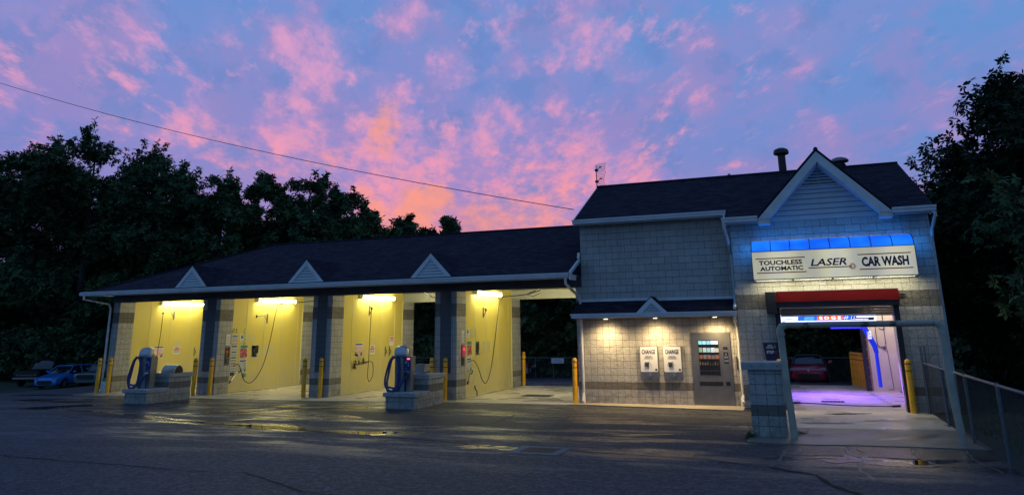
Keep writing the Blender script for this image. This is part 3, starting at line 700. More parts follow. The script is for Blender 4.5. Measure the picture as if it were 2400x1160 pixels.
for s in (-1, 1): vf.prism([(gx + s * .6, YG - .04, 5.96), (gx, YG - .04, 6.6), (gx, YG - .04, 6.53), (gx + s * .53, YG - .04, 5.99)], (0, -.05, 0))
vf.box(gx - .6, gx + .6, YG - .09, YG - .04, 5.945, 5.985)
vf.build('vent_frame', M_TRIM, vt)
# pent roof over the change wall
slab([(-.17, -.6, 2.61), (4.64, -.6, 2.61), (4.64, -.004, 2.985), (-.17, -.004, 2.985)], .06).build('pent_roof', M_ROOF, mb)
MB().box(-.02, 2.2, -.03, -.002, 2.985, 3.065).box(2.3, 4.66, -.03, -.002, 2.97, 3.05).each('flashing', M_TRIM, mb)
gp = MB().box(-.17, 4.66, -.72, -.605, 2.49, 2.60).box(-.19, 4.68, -.745, -.722, 2.565, 2.615)
gp.each('gutter', M_TRIM, mb)
MB().box(-.15, 4.65, -.6, -.575, 2.48, 2.55).build('fascia', M_TRIM, mb)
MB().box(-.15, 4.65, -.57, -.004, 2.47, 2.485).build('soffit', M_SOFFIT, mb)
dormer(mb, 2.28, .47, 2.60, 3.05, -.66, .629, 2.61, -.6, board=.12, depthname='pent_dormer')
dn = MB()
dn.tube([(4.55, -1.05, 5.06), (4.55, -1.03, 4.93), (4.60, -.35, 4.45), (4.62, -.06, 4.25), (4.62, -.05, 3.1), (4.63, -.3, 2.85), (4.62, -.62, 2.7)], .045, 8)
dn.tube([(4.6, -.66, 2.49), (4.6, -.6, 2.38), (4.61, -.1, 2.2), (4.61, -.06, 2.0), (4.61, -.06, .3), (4.61, -.25, .12)], .045, 8).lathe([(.075, 0), (.075, .2), (.05, .24)], 4.61, -.14, .01, 12)
dn.build('downspout', M_TRIM, mb)
MB().tube([(9.88, -1.03, 5.06), (9.9, -1.0, 4.95), (9.84, -.55, 4.62), (9.83, -.42, 4.4), (9.85, -.38, .1)], .045, 8).build('downspout', M_TRIM, mb)
MB().tube([(-.03, -.09, 2.47), (-.03, -.07, .3), (-.03, -.2, .06)], .045, 8).lathe([(.055, 0), (.055, .22)], -.03, -.1, .01, 12).build('downspout', M_TRIM, mb)
MB().lathe([(.012, 0), (.012, -.02)], 1.2, .0, 4.75, 8, 'y').lathe([(.008, 0), (.008, -.02)], .95, .0, 4.72, 8, 'y').lathe([(.008, 0), (.008, -.02)], 3.2, .0, 4.5, 8, 'y').build('wall_plugs', M_BLACK, mb)
MB().box(4.69, 4.78, YG - .05, YG - .001, .22, .48).build('meter_box', M_STEELD, mb)
# door and roller
MB().box(5.69, 5.82, YG - .13, YG - .002, 0, 2.83).build('door_jamb', M_BLACK, mb)
MB().box(8.66, 8.79, YG - .13, YG - .002, 0, 2.83).build('door_jamb', M_BLACK, mb)
rd = MB()
for i in range(4): rd.box(5.83, 8.65, YG + .10, YG + .14 - .01 * (i % 2), 2.45 + i * .07, 2.515 + i * .07)
rd.box(5.83, 8.65, YG + .07, YG + .17, 2.42, 2.447)
rd.build('roller_door', mat('tan_roller_door', (.30, .25, .18), .6), mb)

# recessed lights in the pent soffit
SPX = (.80, 2.30, 4.02)
for i, x in enumerate(SPX):
    t = thing('recessed_light', ['round warm downlight in the soffit at the left end of the change wall', 'round warm downlight in the soffit above the change machines', 'bright round downlight in the soffit above the vending machine'][i], 'downlight', (x, -.3, 2.465), 'downlights in the pent roof soffit')
    MB().lathe([(.085, 0), (.085, .012), (.06, .012)], x, -.3, 2.455, 20).build('trim_ring', M_TRIM, t)
    MB().lathe([(.055, 0), (.055, .004)], x, -.3, 2.450, 16).build('bulb', mat('warm_bulb', (.9, .8, .6), .5, emit=(1, .78, .45), es=14), t)
    lamp('downlight_beam', 'SPOT', (x, -.46, 2.42), 230, (1, .71, .33), t, .2, target=(x, -.1, 0), spot=R(150), blend=.9)

# ------------------------------------------------------------------ bay lights
FX = [(-19.24, 2.0, 4.4, 'long lit tube fixture on the yellow wall of the leftmost bay'), (-14.18, 1.96, 4.4, 'long lit tube fixture on the yellow wall of the second bay from the left'),
      (-9.19, 1.74, 4.18, 'long lit tube fixture on the yellow wall of the third bay from the left'), (-4.32, 1.35, 3.7, 'long lit tube fixture on the yellow wall of the rightmost open bay')]
for x, y0, y1, lb in FX:
    t = thing('bay_light', lb, 'tube light', (x, (y0 + y1) / 2, 3.44), 'tube lights in the wash bays')
    MB().box(x - .012, x + .05, y0, y1, 3.40, 3.53).box(x, x + .16, y0 - .02, y0 + .03, 3.39, 3.54).box(x, x + .16, y1 - .03, y1 + .02, 3.39, 3.54).build('housing', M_FIX, t)
    MB().tube([(x + .105, y0 + .04, 3.455), (x + .105, y1 - .04, 3.455)], .055, 10).build('tube', M_TUBE, t, smooth=True)

for x, y0, y1, lb in [(-15.0, 1.9, 4.3, 'leftmost'), (-10.0, 1.9, 4.3, 'second'), (-5.12, 1.7, 4.1, 'third'), (-.2, 1.7, 4.1, 'rightmost')]:  # added fixtures out of view, evening the light on the yellow panels
    t = thing('bay_light', 'added unseen tube fixture on the far side wall of the ' + lb + ' bay, facing the yellow panels', 'tube light', (x, (y0 + y1) / 2, 3.44), 'tube lights in the wash bays')
    MB().box(x + .022 if x < -1 else x - .012, x - .05, y0, y1, 3.40, 3.53).box(x + .01, x - .16, y0 - .02, y0 + .03, 3.39, 3.54).box(x + .01, x - .16, y1 - .03, y1 + .02, 3.39, 3.54).build('housing', M_FIX, t)
    MB().tube([(x - .105, y0 + .04, 3.455), (x - .105, y1 - .04, 3.455)], .055, 10).build('tube', M_TUBE, t, smooth=True)

# ------------------------------------------------------------------ canopy sign
sg = thing('canopy_sign', 'long backlit cream car wash sign box with a curved blue top above the roller door', 'sign', (7.26, YG, 3.43))
X0, X1, YF, ZB, ZT = 5.24, 9.29, -1.1, 3.43, 4.185
def face_fn(g, b, tc):
    x, y, z = g.sep(tc)[:3]
    n = g.noise(tc, 1.4, 3, .5)
    c = g.mix(g.ramp(n, .35, .7), (.72, .66, .42, 1), (.60, .58, .46, 1))
    g.L.new(c, b.inputs['Base Color']); b.inputs['Roughness'].default_value = .35
    g.L.new(c, b.inputs['Emission Color']); g.L.new(g.m('MULTIPLY', g.ramp(g.m('SINE', g.m('ADD', g.m('MULTIPLY', x, 4.4), 1.0)), -1, 1, .68, 1.0), .74), b.inputs['Emission Strength'])
MB().box(X0, X1, YF, YF + .03, ZB, ZT).build('face', mat('lit_sign_face', fn=face_fn), sg)
MB().box(X0 - .02, X0 - .002, YF - .01, YG - .002, ZB - .02, ZT).box(X1 + .002, X1 + .02, YF - .01, YG - .002, ZB - .02, ZT).box(X0, X1, YF - .012, YF + .03, ZB - .025, ZB - .002).build('frame', M_GALV, sg)
arc = lambda t: (YF + (YG - .02 - YF) * (1 - math.cos(t)), ZT + .005 + .335 * math.sin(t))
cn = MB(); N = 8; nseg = 8
for k in range(nseg):
    a0 = X0 + (X1 - X0) * k / nseg + .012; a1 = X0 + (X1 - X0) * (k + 1) / nseg - .012
    for i in range(N):
        p, q = arc(PI / 2 * i / N), arc(PI / 2 * (i + 1) / N)
        cn.poly([(a0, p[0], p[1]), (a1, p[0], p[1]), (a1, q[0], q[1]), (a0, q[0], q[1])])
for X in (X0, X1): cn.poly([(X, YG - .02, ZT + .005)] + [(X, *arc(PI / 2 * i / N)) for i in range(N + 1)])
def canopy_fn(g, b, tc):
    n = g.noise(tc, 1.1, 3, .5)
    c = g.mix(g.ramp(n, .35, .65), (.004, .085, .60, 1), (.008, .16, .85, 1))
    g.L.new(c, b.inputs['Base Color']); g.L.new(c, b.inputs['Emission Color']); b.inputs['Emission Strength'].default_value = 1.25; b.inputs['Roughness'].default_value = .4
cn.build('blue_canopy', mat('lit_blue_canopy', fn=canopy_fn), sg, smooth=True)
rb = MB()
for k in range(nseg + 1):
    x = X0 + (X1 - X0) * k / nseg
    rb.tube([(x, *arc(PI / 2 * i / N)) for i in range(N + 1)], .012, 5)
rb.box(X0, X1, YF - .012, YF + .012, ZT - .012, ZT + .006)
rb.build('canopy_ribs', M_NAVY, sg)
# open underside: louvre frame with the tubes glowing through
ub = MB()
for k in range(5):
    x = X0 + (X1 - X0) * k / 4; ub.box(max(x - .03, X0), min(x + .03, X1), YF + .03, YG - .01, ZB - .02, ZB + .0)
ub.box(X0, X1, YG - .05, YG - .008, ZB - .03, ZB + .01).build('underside_frame', M_TRIM, sg)
lt = MB()
for k in range(4):
    x0 = X0 + (X1 - X0) * k / 4 + .06; x1 = X0 + (X1 - X0) * (k + 1) / 4 - .06
    lt.tube([(x0, YF + .2, ZB + .12), (x1, YF + .2, ZB + .12)], .025, 8).tube([(x0, YF + .42, ZB + .12), (x1, YF + .42, ZB + .12)], .025, 8)
lt.build('tubes', mat('sign_tube', (.9, .9, .8), .5, emit=(1, .93, .58), es=9), sg)
lamp('sign_downlight', 'AREA', ((X0 + X1) / 2, -.93, ZB - .03), 36, (1, .91, .55), sg, 3.9, .3, target=((X0 + X1) / 2, -.98, 0))
lamp('canopy_glow', 'AREA', ((X0 + X1) / 2, -.72, ZT + .37), 4, (.03, .30, 1.0), sg, 3.9, .25, target=((X0 + X1) / 2, YG, ZT + 1.1))
for sgn, X in ((-1, X0 - .05), (1, X1 + .05)): lamp('canopy_end_glow', 'AREA', (X, -.80, ZT + .1), 2.2, (.03, .28, 1.0), sg, .3, .3, target=(X + sgn * .5, YG, ZT - .1))
YT = YF - .002
text('lettering', 'TOUCHLESS', M_NAVY, sg, 'y', 5.406, 6.53, 3.805, 3.935, YT, bold=.038)
text('lettering', 'AUTOMATIC', M_NAVY, sg, 'y', 5.425, 6.54, 3.650, 3.770, YT, bold=.038)
text('lettering', 'LASER', M_NAVY, sg, 'y', 6.735, 7.64, 3.735, 3.928, YT, shear=.25, bold=.022)
text('lettering', 'CAR WASH', M_NAVY, sg, 'y', 8.0, 9.117, 3.672, 3.926, YT, bold=.045)
ln = MB()
for a, c_, z in ((5.33, 6.61, 3.987), (5.335, 6.62, 3.598), (7.92, 9.19, 3.990), (7.93, 9.2, 3.605), (6.675, 7.76, 3.69)):
    ln.box(a, c_, YT - .004, YT, z - .013, z + .013)
ln.build('red_rules', M_REDP, sg)
st = MB()
for k in range(16):
    t = 2 * PI * k / 16; r0, r1 = .032, .088 + .012 * (k % 2)
    for dt in (-.13, .13):
        a = (7.767 + r0 * math.cos(t + dt * 2), YT - .003, 3.694 + r0 * math.sin(t + dt * 2)); c_ = (7.767 + r1 * math.cos(t), YT - .003, 3.694 + r1 * math.sin(t))
        st.tube([a, c_], .0035, 4)
st.build('starburst', M_REDP, sg)

# ------------------------------------------------------------------ red door hood
hd = thing('door_hood', 'red fabric awning hood with a black housing over the tunnel entrance', 'awning', (7.3, YG, 2.8))
MB().box(5.48, 5.755, YG - .36, YG - .002, 2.52, 3.10).build('motor_housing', M_BLACK, hd, bevel=.01)
MB().prism([(5.757, YG - .002, 3.09), (5.757, YG - .16, 3.09), (5.757, YG - .36, 2.82), (5.757, YG - .36, 2.68), (5.757, YG - .14, 2.66), (5.757, YG - .002, 2.66)], (3.04, 0, 0)).build('roll_housing', M_BLACK, hd)
fb = MB(); nn = 36
for i in range(nn + 1):
    x = 5.757 + 3.06 * i / nn; w = .012 * math.sin(i * .9) + .008 * math.sin(i * 2.3)
    edge = .02 * math.exp(-i / 4) + .02 * math.exp(-(nn - i) / 4)
    fb.V += [(x, YG - .17, 3.10), (x, YG - .27 - w, 2.97), (x, YG - .385 - w * .6, 2.815 - edge * .2 + .006 * math.sin(i * .5))]
for i in range(nn):
    for j in range(2): k = i * 3 + j; fb.F.append((k, k + 3, k + 4, k + 1))
fb.build('red_fabric', mat('red_awning_fabric', (.034, .0008, .0025), .95, bump=(6, .3, .02), var=(2, .15), spec=.05), hd, smooth=True)
MB().box(5.757, 8.82, YG - .175, YG - .002, 3.10, 3.115).box(8.83, 9.0, YG - .04, YG - .01, 2.97, 2.985).box(8.83, 9.0, YG - .04, YG - .01, 2.90, 2.91).build('metal_rail', M_GALV, hd)

# ------------------------------------------------------------------ change machines + vending machine
def change_machine(label):
    t = local_thing('change_machine', label, 'change machine', 'wall-mounted change machines')
    MB().box(-.27, .27, -.10, -.002, .69, 1.65).build('body', M_STEELD, t, bevel=.01)
    fp = MB().prism([(x, -.104, z) for x, z in ((-.235, .92), (-.255, .94), (-.255, 1.61), (-.235, 1.63), (.235, 1.63), (.255, 1.61), (.255, .94), (.235, .92))], (0, .003, 0)).build('face_plate', mat('white_face_plate', (.80, .80, .78), .35), t)
    text('lettering', 'CHANGE', M_NAVY, t, 'y', -.20, .20, 1.425, 1.555, -.105, shear=.12, bold=.022)
    text('small_print', 'Machine Accepts', M_NAVY, t, 'y', -.09, .09, 1.355, 1.375, -.105, bold=.02)
    text('small_print', '$1  $5  $10  $20  Bills', M_NAVY, t, 'y', -.12, .12, 1.322, 1.342, -.105, bold=.02)
    text('small_print', 'Not Responsible For Lost Coins', M_NAVY, t, 'y', -.13, .13, 1.29, 1.308, -.105, bold=.02)
    MB().box(-.12, .0, -.135, -.104, 1.07, 1.2).build('bill_slot', M_PLATE, t, bevel=.006)
    MB().box(-.11, -.01, -.14, -.136, 1.12, 1.135).box(-.11, -.01, -.14, -.136, 1.08, 1.09).build('slot_opening', M_BLACK, t)
    MB().tube([(-.125, -.105, 1.18), (-.16, -.105, 1.09)], .003, 4).tube([(.01, -.105, 1.18), (.08, -.105, 1.09)], .003, 4).build('arrow_lines', M_INK, t)
    MB().lathe([(.03, 0), (.03, -.008)], .20, -.104, .985, 16, 'y').build('badge', M_INK, t)
    MB().lathe([(.008, 0), (.008, -.008)], .01, -.104, 1.215, 8, 'y').build('indicator', M_INK, t)
    MB().prism([(-.0, -.101, .87), (.07, -.101, .87), (.055, -.101, .80), (.015, -.101, .80)], (0, -.05, 0)).build('coin_cup', M_STEEL, t)
    return t
cm = change_machine('white-faced change machine on the block wall, left one of the pair')
cm.location = (2.01, 0, 0)
dup(cm, (2.70, 0, 0), 'white-faced change machine on the block wall, beside the vending machine')
vm = thing('vending_machine', 'grey metal vending machine set in the block wall with lit snack shelves', 'vending machine', (3.82, 0, 0))
VY = -.03
fr = MB()
fr.box(3.26, 3.46, VY, -.002, .005, 2.02).box(4.04, 4.375, VY, -.002, .005, 2.02).box(3.46, 4.04, VY, -.002, 1.815, 2.02).box(3.46, 4.04, VY, -.002, .005, .83)
fr.build('front_panel', M_PLATE, vm)
MB().box(3.46, 4.04, -.003, -.001, .83, 1.815).build('display_back', mat('dark_display', (.03, .035, .04), .6), vm)
MB().box(3.45, 4.05, VY - .006, VY - .001, .822, .834).box(3.45, 4.05, VY - .006, VY - .001, 1.808, 1.822).box(3.45, 3.463, VY - .006, VY - .001, .834, 1.808).box(4.038, 4.05, VY - .006, VY - .001, .834, 1.808).build('window_frame', M_STEELD, vm)
rnd = random.Random(5)
packs = [((.25,.75,.8),(.45,.85,.9),(.3,.7,.85),(.7,.85,.9),(.9,.95,.95)), ((.35,.45,.3),(.6,.7,.65),(.4,.65,.7),(.85,.9,.9),(.7,.7,.5)), ((.5,.2,.08),(.35,.35,.33),(.6,.25,.12),(.3,.3,.3),(.6,.2,.1))]  # packs glow in their own colours, standing in for the cabinet light
for rI, (z0, z1, es) in enumerate(((1.69, 1.80, 1.1), (1.47, 1.60, .75), (1.285, 1.40, .30))):
    for k in range(5):
        x0 = 3.468 + k * .114; c = packs[rI][k]
        MB().box(x0 + .004, x0 + .108 - rnd.uniform(0, .012), -.018, -.006, z0, z1 - rnd.uniform(0, .015)).build('snack_pack', mat('pack_%d_%d' % (rI, k), c, .4, emit=c, es=es, var=(40, .5)), vm)
for k in range(8):
    x0 = 3.472 + k * .07; c = ((.5, .42, .2), (.6, .3, .15), (.55, .55, .4), (.5, .35, .1), (.12, .12, .12), (.1, .1, .1), (.4, .38, .1), (.35, .12, .06))[k]
    MB().box(x0, x0 + .03, -.018, -.008, 1.12, 1.20 - .01 * (k % 3)).build('snack_pack', mat('pack_3_%d' % k, c, .4, emit=c, es=.12), vm)
sh = MB()
for z in (1.665, 1.45, 1.265, 1.095, .90): sh.box(3.462, 4.038, -.022, -.004, z, z + .012)
sh.build('shelves', M_BLACK, vm)
sp = MB()
for z in (.96, 1.13):
    for k in range(8):
        x0 = 3.49 + k * .07
        sp.tube([(x0 + .022 * math.cos(t), -.016 - .001 * t * .3, z + .024 * math.sin(t)) for t in np.linspace(0, 6.0, 10)], .0028, 4)
sp.build('spirals', M_STEEL, vm)
gl = MB().box(3.464, 4.036, VY + .002, VY + .004, .836, 1.806).build('window_glass', mat('clear_glass', (1, 1, 1), .03, trans=1.0), vm)
MB().box(4.155, 4.285, VY - .004, VY - .001, 1.50, 1.62).box(4.158, 4.29, VY - .004, VY - .001, 1.16, 1.46).each('payment_panel', M_BLACK, vm)
MB().box(4.165, 4.28, VY - .010, VY - .005, 1.485, 1.535).box(4.17, 4.28, VY - .010, VY - .005, 1.30, 1.365).box(4.17, 4.285, VY - .012, VY - .005, 1.20, 1.265).box(4.2, 4.25, VY - .012, VY - .005, 1.39, 1.44).each('payment_fitting', M_STEEL, vm)
MB().box(3.43, 4.09, VY - .004, VY - .001, .545, .66).build('delivery_flap', M_BLACK, vm)
MB().box(4.165, 4.29, VY - .004, VY - .001, .55, .66).build('coin_return', M_BLACK, vm)
MB().box(4.50, 4.515, -.05, -.002, 1.0, 1.37).build('wall_strip', M_BLACK, mb)

# ------------------------------------------------------------------ bollards
def bollard_proto():
    t = local_thing('bollard', 'x', 'bollard', 'yellow bollards in front of the wash building')
    MB().lathe([(.075, 0), (.075, 1.24), (.068, 1.28), (.045, 1.305), (.01, 1.315)], 0, 0, 0, 18).build('post', M_YEL, t, smooth=True)
    MB().lathe([(.0765, 1.185), (.0765, 1.212)], 0, 0, 0, 18).build('stripe', M_RED, t)
    MB().lathe([(.0765, 1.015), (.0765, 1.042)], 0, 0, 0, 18).build('stripe', M_RED, t)
    return t
bp = bollard_proto(); bp['label'] = 'yellow bollard standing alone at the far left corner of the wing, outermost of all'; bp.location = (-19.62, -.33, 0); bp.rotation_euler = (0, .012, 0)
for i, (x, y, lb) in enumerate([(-19.15, -.25, 'yellow bollard beside the left end pier, next to the leaning white board'), (-14.85, -.32, 'yellow bollard left of the second pier, just right of the left vacuum island'),
        (-14.2, -.2, 'yellow bollard at the right edge of the second pier, by the red coin box'), (-10.12, -.15, 'yellow bollard left of the middle pier, at the right side of the second bay'),
        (-9.45, -.14, 'yellow bollard in front of the middle pier, left of the third bay'), (-5.15, -.15, 'yellow bollard half hidden behind the right vacuum island, left of its pier'), (-4.66, -.15, 'yellow bollard in front of the dark pier left of the rightmost open bay'),
        (-.31, -.05, 'yellow bollard at the left end of the change wall, beside the downspout'), (8.78, -.75, 'yellow bollard at the right jamb of the tunnel entrance'), (5.66, -.78, 'yellow bollard mostly hidden behind the block kiosk at the tunnel entrance')]):
    dup(bp, (x, y, .0), lb)
dup(bp, (-4.33, 6.42, -.005), 'yellow bollard behind the rightmost open bay at its rear left pier', group='yellow bollards behind the wash building')
dup(bp, (-6.55, 6.42, -.005), 'yellow bollard behind the third bay, seen above the right vacuum island', group='yellow bollards behind the wash building', scale=(1, 1, .8))
for i in range(5):
    dup(bp, (7.98 + i * .08, 8.8 - i * .33, -.01), ['farthest', 'second farthest', 'middle', 'second nearest', 'nearest'][i] + ' yellow bollard in the row of five beyond the tunnel exit', group='row of five bollards beyond the tunnel exit', scale=(1, 1, .92))

# ------------------------------------------------------------------ vacuum islands
def island(x, y, lb):
    t = thing('vacuum_island', lb, 'vacuum island', (x, y, 0), 'block vacuum islands in front of the bays')
    X0, X1, Y0, Ym, Y1 = x - .47, x + .47, y - .95, y - .05, y + .95
    MB().box(X0, X1, Y0, Y1, -.01, .33).box(X0 + .002, X1 - .002, Ym, Y1 - .002, .33, .77).build('blockwork', M_BLOCK, t)
    MB().box(X0 - .07, X1 + .05, Y0 - .06, Ym - .002, .332, .45).build('low_cap', M_CAP, t, bevel=.012)
    MB().box(X0 - .05, X1 + .05, Ym - .05, Y1 + .06, .772, .90).build('high_cap', M_CAP, t, bevel=.012)
    pl = MB()
    for k in range(4): pl.lathe([(.012, 0), (.012, .008)], X1 + .05, Y0 + .1 + k * .23, .40, 8, 'x')
    pl.lathe([(.012, 0), (.012, -.008)], x + .3, Y0 - .06, .40, 8, 'y').build('bolts', M_BLACK, t)
    return t
island(-14.28, -2.5, 'grey split-block island on the left with a vacuum and dome bin')
island(-4.77, -1.95, 'grey split-block island with a vacuum, in front of the third bay')
def vacuum(x, y, lb, lit):
    t = thing('vacuum', lb, 'vacuum cleaner', (x, y, .45), 'coin vacuums on the block islands')
    z = .452
    MB().lathe([(.20, 0), (.20, .55), (.205, .555), (.205, .575), (.20, .58), (.20, .98)], x, y, z, 26).build('canister', M_STEELD, t, smooth=True)
    MB().lathe([(.225, .985), (.23, 1.0), (.23, 1.17), (.215, 1.19), (.215, 1.20), (.19, 1.25), (.13, 1.29), (.05, 1.31), (.01, 1.312)], x, y, z, 28).build('dome_lid', M_STEEL, t, smooth=True)
    MB().box(x + .18, x + .40, y - .16, y + .12, z + .55, z + 1.0).build('control_box', M_STEELD, t, bevel=.008)
    MB().box(x + .19, x + .385, y - .165, y - .161, z + .60, z + .985).build('control_panel', mat('blue_control_panel', (.01, .015, .22), .35), t)
    pd = MB().box(x + .21, x + .27, y - .170, y - .166, z + .80, z + .87).box(x + .30, x + .33, y - .170, y - .166, z + .72, z + .78).box(x + .30, x + .33, y - .170, y - .166, z + .80, z + .83).box(x + .21, x + .26, y - .170, y - .166, z + .655, z + .67)
    pd.each('panel_label', mat('pale_panel_label', (.4, .42, .3), .4), t)
    if lit: MB().box(x + .27, x + .36, y - .172, y - .166, z + .91, z + .95).build('display', mat('red_display', (.3, .02, .02), .4, emit=(1, .10, .08), es=3.5), t)
    else: MB().box(x + .27, x + .36, y - .170, y - .166, z + .91, z + .95).build('display', M_INK, t)
    MB().box(x + .24, x + .38, y - .13, y + .09, z, z + .548).build('pedestal', M_STEELD, t)
    MB().box(x - .18, x - .02, y - .28, y - .18, z + .94, z + 1.02).build('hose_hook', M_STEELD, t)
    h = []
    c0 = (x - .15, y - .25)
    def loop(w, zb_, off):
        return [(x - .12 + off, y - .27, z + 1.0), (x - .22 - w * .25, y - .29, z + .88), (x - .34 - w * .5, y - .30, z + .45), (x - .34 - w * .3, y - .33, z + .18), (x - .16, y - .36, z + zb_), (x + .02, y - .33, z + .14), (x + .07 + w * .2, y - .29, z + .45), (x + .06, y - .28, z + .8), (x - .03, y - .28, z + .99)]
    def smooth_pts(P, n=8):
        out = []; P = [Vector(p) for p in P]
        for i in range(len(P) - 1):
            p0, p1, p2, p3 = P[max(i - 1, 0)], P[i], P[i + 1], P[min(i + 2, len(P) - 1)]
            for k in range(n):
                t = k / n; out.append(.5 * ((2 * p1) + (p2 - p0) * t + (2 * p0 - 5 * p1 + 4 * p2 - p3) * t * t + (3 * p1 - p0 - 3 * p2 + p3) * t ** 3))
        out.append(P[-1]); return out
    hs = MB().tube(smooth_pts(loop(.05, .03, 0)), .032, 8).tube(smooth_pts(loop(-.12, .12, .03)), .032, 8)
    hs.tube(smooth_pts([(x - .30, y - .32, z + .25), (x - .27, y - .36, z + .06), (x - .12, y - .38, z - .0), (x + .06, y - .35, z + .10), (x + .2, y - .28, z + .3), (x + .32, y - .2, z + .46)]), .034, 8)
    hs.build('hose', M_BLUEHOSE, t, smooth=True)
    MB().box(x + .20, x + .32, y - .2, y - .165, z + .46, z + .51).build('crevice_tool_holder', M_PAPER if not lit else M_BLACK, t)
    return smooth_pts
SP = vacuum(-14.5, -2.95, 'steel vacuum with hanging blue hose on the left island, display unlit', False)
vacuum(-5.0, -2.42, 'steel vacuum with hanging blue hose and a glowing red display on the middle island', True)
# dome bin on the left island, open chute on the other
t = thing('mat_bin', 'dark half-round steel hood on top of the left vacuum island', 'bin hood', (-14.25, -2.2, .9))
hb = MB(); n = 14
prof = [(-2.42 + .21 + .21 * -math.cos(PI * k / n), .905 + .26 * math.sin(PI * k / n)) for k in range(n + 1)]
hb.prism([(-14.32, y, z) for y, z in prof], (.56, 0, 0)); hb.build('hood', M_STEEL, t, smooth=True)
MB().prism([(-13.755, -2.21 + (y + 2.21) * .86, .905 + (z - .905) * .88) for y, z in prof], (.004, 0, 0)).build('opening', M_BLACK, t)
MB().box(-14.5, -13.9, -2.5, -1.75, .902, .912).build('base_plate', M_STEEL, t)
t = thing('mat_chute', 'curved steel sheet chute on top of the middle vacuum island', 'bin hood', (-4.8, -1.6, .9))
pr = [(-4.98 + .0, 1.16), (-4.98, .905)]
ch = MB(); arcp = [(-4.64 - .10 * (1 - math.cos(PI / 2 * k / 8)) , 1.16 - .25 * math.sin(PI / 2 * k / 8)) for k in range(9)]
ch.prism([(-5.0, -1.62, 1.16)] + [(x, -1.62, z) for x, z in arcp] + [(-4.98, -1.62, .905)], (0, .35, 0)); ch.build('chute', M_STEEL, t, smooth=True)
MB().box(-5.02, -4.60, -1.65, -1.25, 1.161, 1.175).box(-5.1, -4.5, -1.9, -1.2, .902, .912).build('lip', M_STEEL, t)

# leaning white board by the left pier
t = thing('leaning_board', 'small white printed board with a green top leaning at the left end pier', 'sign board', (-19.42, -.22, 0))
MB().box(-19.5, -19.27, -.26, -.235, .02, .42).build('board', mat('pale_board', (.5, .56, .6), .5, var=(14, .3)), t)
MB().box(-19.45, -19.3, -.262, -.237, .425, .56).build('green_top', mat('green_label', (.10, .22, .08), .5, var=(20, .5)), t)

# ------------------------------------------------------------------ bay equipment
def hanging_arm(x, yb, zb, yt, lb, gooseneck=False):
    t = thing('wall_arm', lb, 'hose arm', (x, yb, zb), 'steel hose arms on the bay walls')
    L = abs(yb - yt)
    MB().box(x - .012, x + .01, yb - .03, yb + .03, zb - .25, zb + .13).build('wall_bracket', M_GALV, t)
    MB().tube([(x + .04, yb, zb + .08), (x + .5, yt, zb + .02)], .016, 6).tube([(x + .03, yb, zb - .2), (x + .3, (yb + yt) / 2 + .1, zb + .03)], .012, 6).tube([(x + .03, yb, zb - .22), (x + .03, yb, zb + .12)], .014, 6).build('arm', M_GALV, t)
    MB().lathe([(.03, -.05), (.03, .05)], x + .5, yt, zb + .0, 8).build('swivel', M_BLACK, t)
    return t
W1, W2, W3, W4 = -19.262, -14.202, -9.212, -4.342
hanging_arm(W1, 2.85, 3.04, 1.75, 'steel hose arm high on the yellow wall of the leftmost bay')
hanging_arm(W2, 2.76, 2.81, 1.5, 'steel hose arm high on the yellow wall of the second bay from the left')
hanging_arm(W3, 2.51, 3.02, 1.85, 'steel hose arm high on the yellow wall of the third bay from the left')
hanging_arm(W4, 2.28, 2.85, 1.35, 'steel hose arm high on the yellow wall of the rightmost open bay')
def hose(name, pts, r, lb, cat, m=M_RUB, grp=None, base=None):
    o = MB().tube(SP(pts), r, 6).build(name, m, loc=base or pts[0], smooth=True)
    return setp(o, lb, cat, grp)
HG = 'black hoses hanging in the bays'
hose('hose', [(W1 + .5, 1.75, 3.0), (W1 + .49, 1.74, 2.2), (W1 + .45, 1.7, 1.2), (W1 + .4, 1.8, .6)], .012, 'thin black hose hanging straight down in the leftmost bay behind the vacuum', 'hose', grp=HG)
hose('hose', [(W2 + .52, 2.72, 3.22), (W2 + .45, 2.7, 2.9), (W2 + .35, 2.6, 1.9), (W2 + .25, 2.42, 1.0), (W2 + .2, 2.1, .48), (W2 + .18, 1.75, .30), (W2 + .16, 1.42, .45), (W2 + .14, 1.25, .8), (W2 + .1, 1.12, 1.02), (W2 + .06, .9, .98)], .014, 'black hose looping from the ceiling boom down past the posters in the second bay', 'hose', grp=HG)
hose('hose', [(W3 + .5, 1.85, 3.0), (W3 + .48, 1.84, 2.2), (W3 + .42, 1.9, 1.2), (W3 + .35, 1.98, .6), (W3 + .3, 2.2, .38), (W3 + .25, 2.5, .6), (W3 + .15, 2.66, .92), (W3 + .1, 2.6, 1.07), (W3 + .08, 1.9, 1.08)], .013, 'black hose hanging in a long narrow loop in the third bay', 'hose', grp=HG)
hose('hose', [(W4 + .6, 2.5, 3.22), (W4 + .52, 2.5, 2.9), (W4 + .4, 2.45, 1.9), (W4 + .3, 2.3, .9), (W4 + .25, 2.0, .42), (W4 + .22, 1.7, .5), (W4 + .18, 1.45, .9), (W4 + .12, 1.2, 1.17), (W4 + .05, .85, 1.15)], .014, 'black hose looping from the ceiling boom down the yellow wall of the rightmost open bay', 'hose', grp=HG)
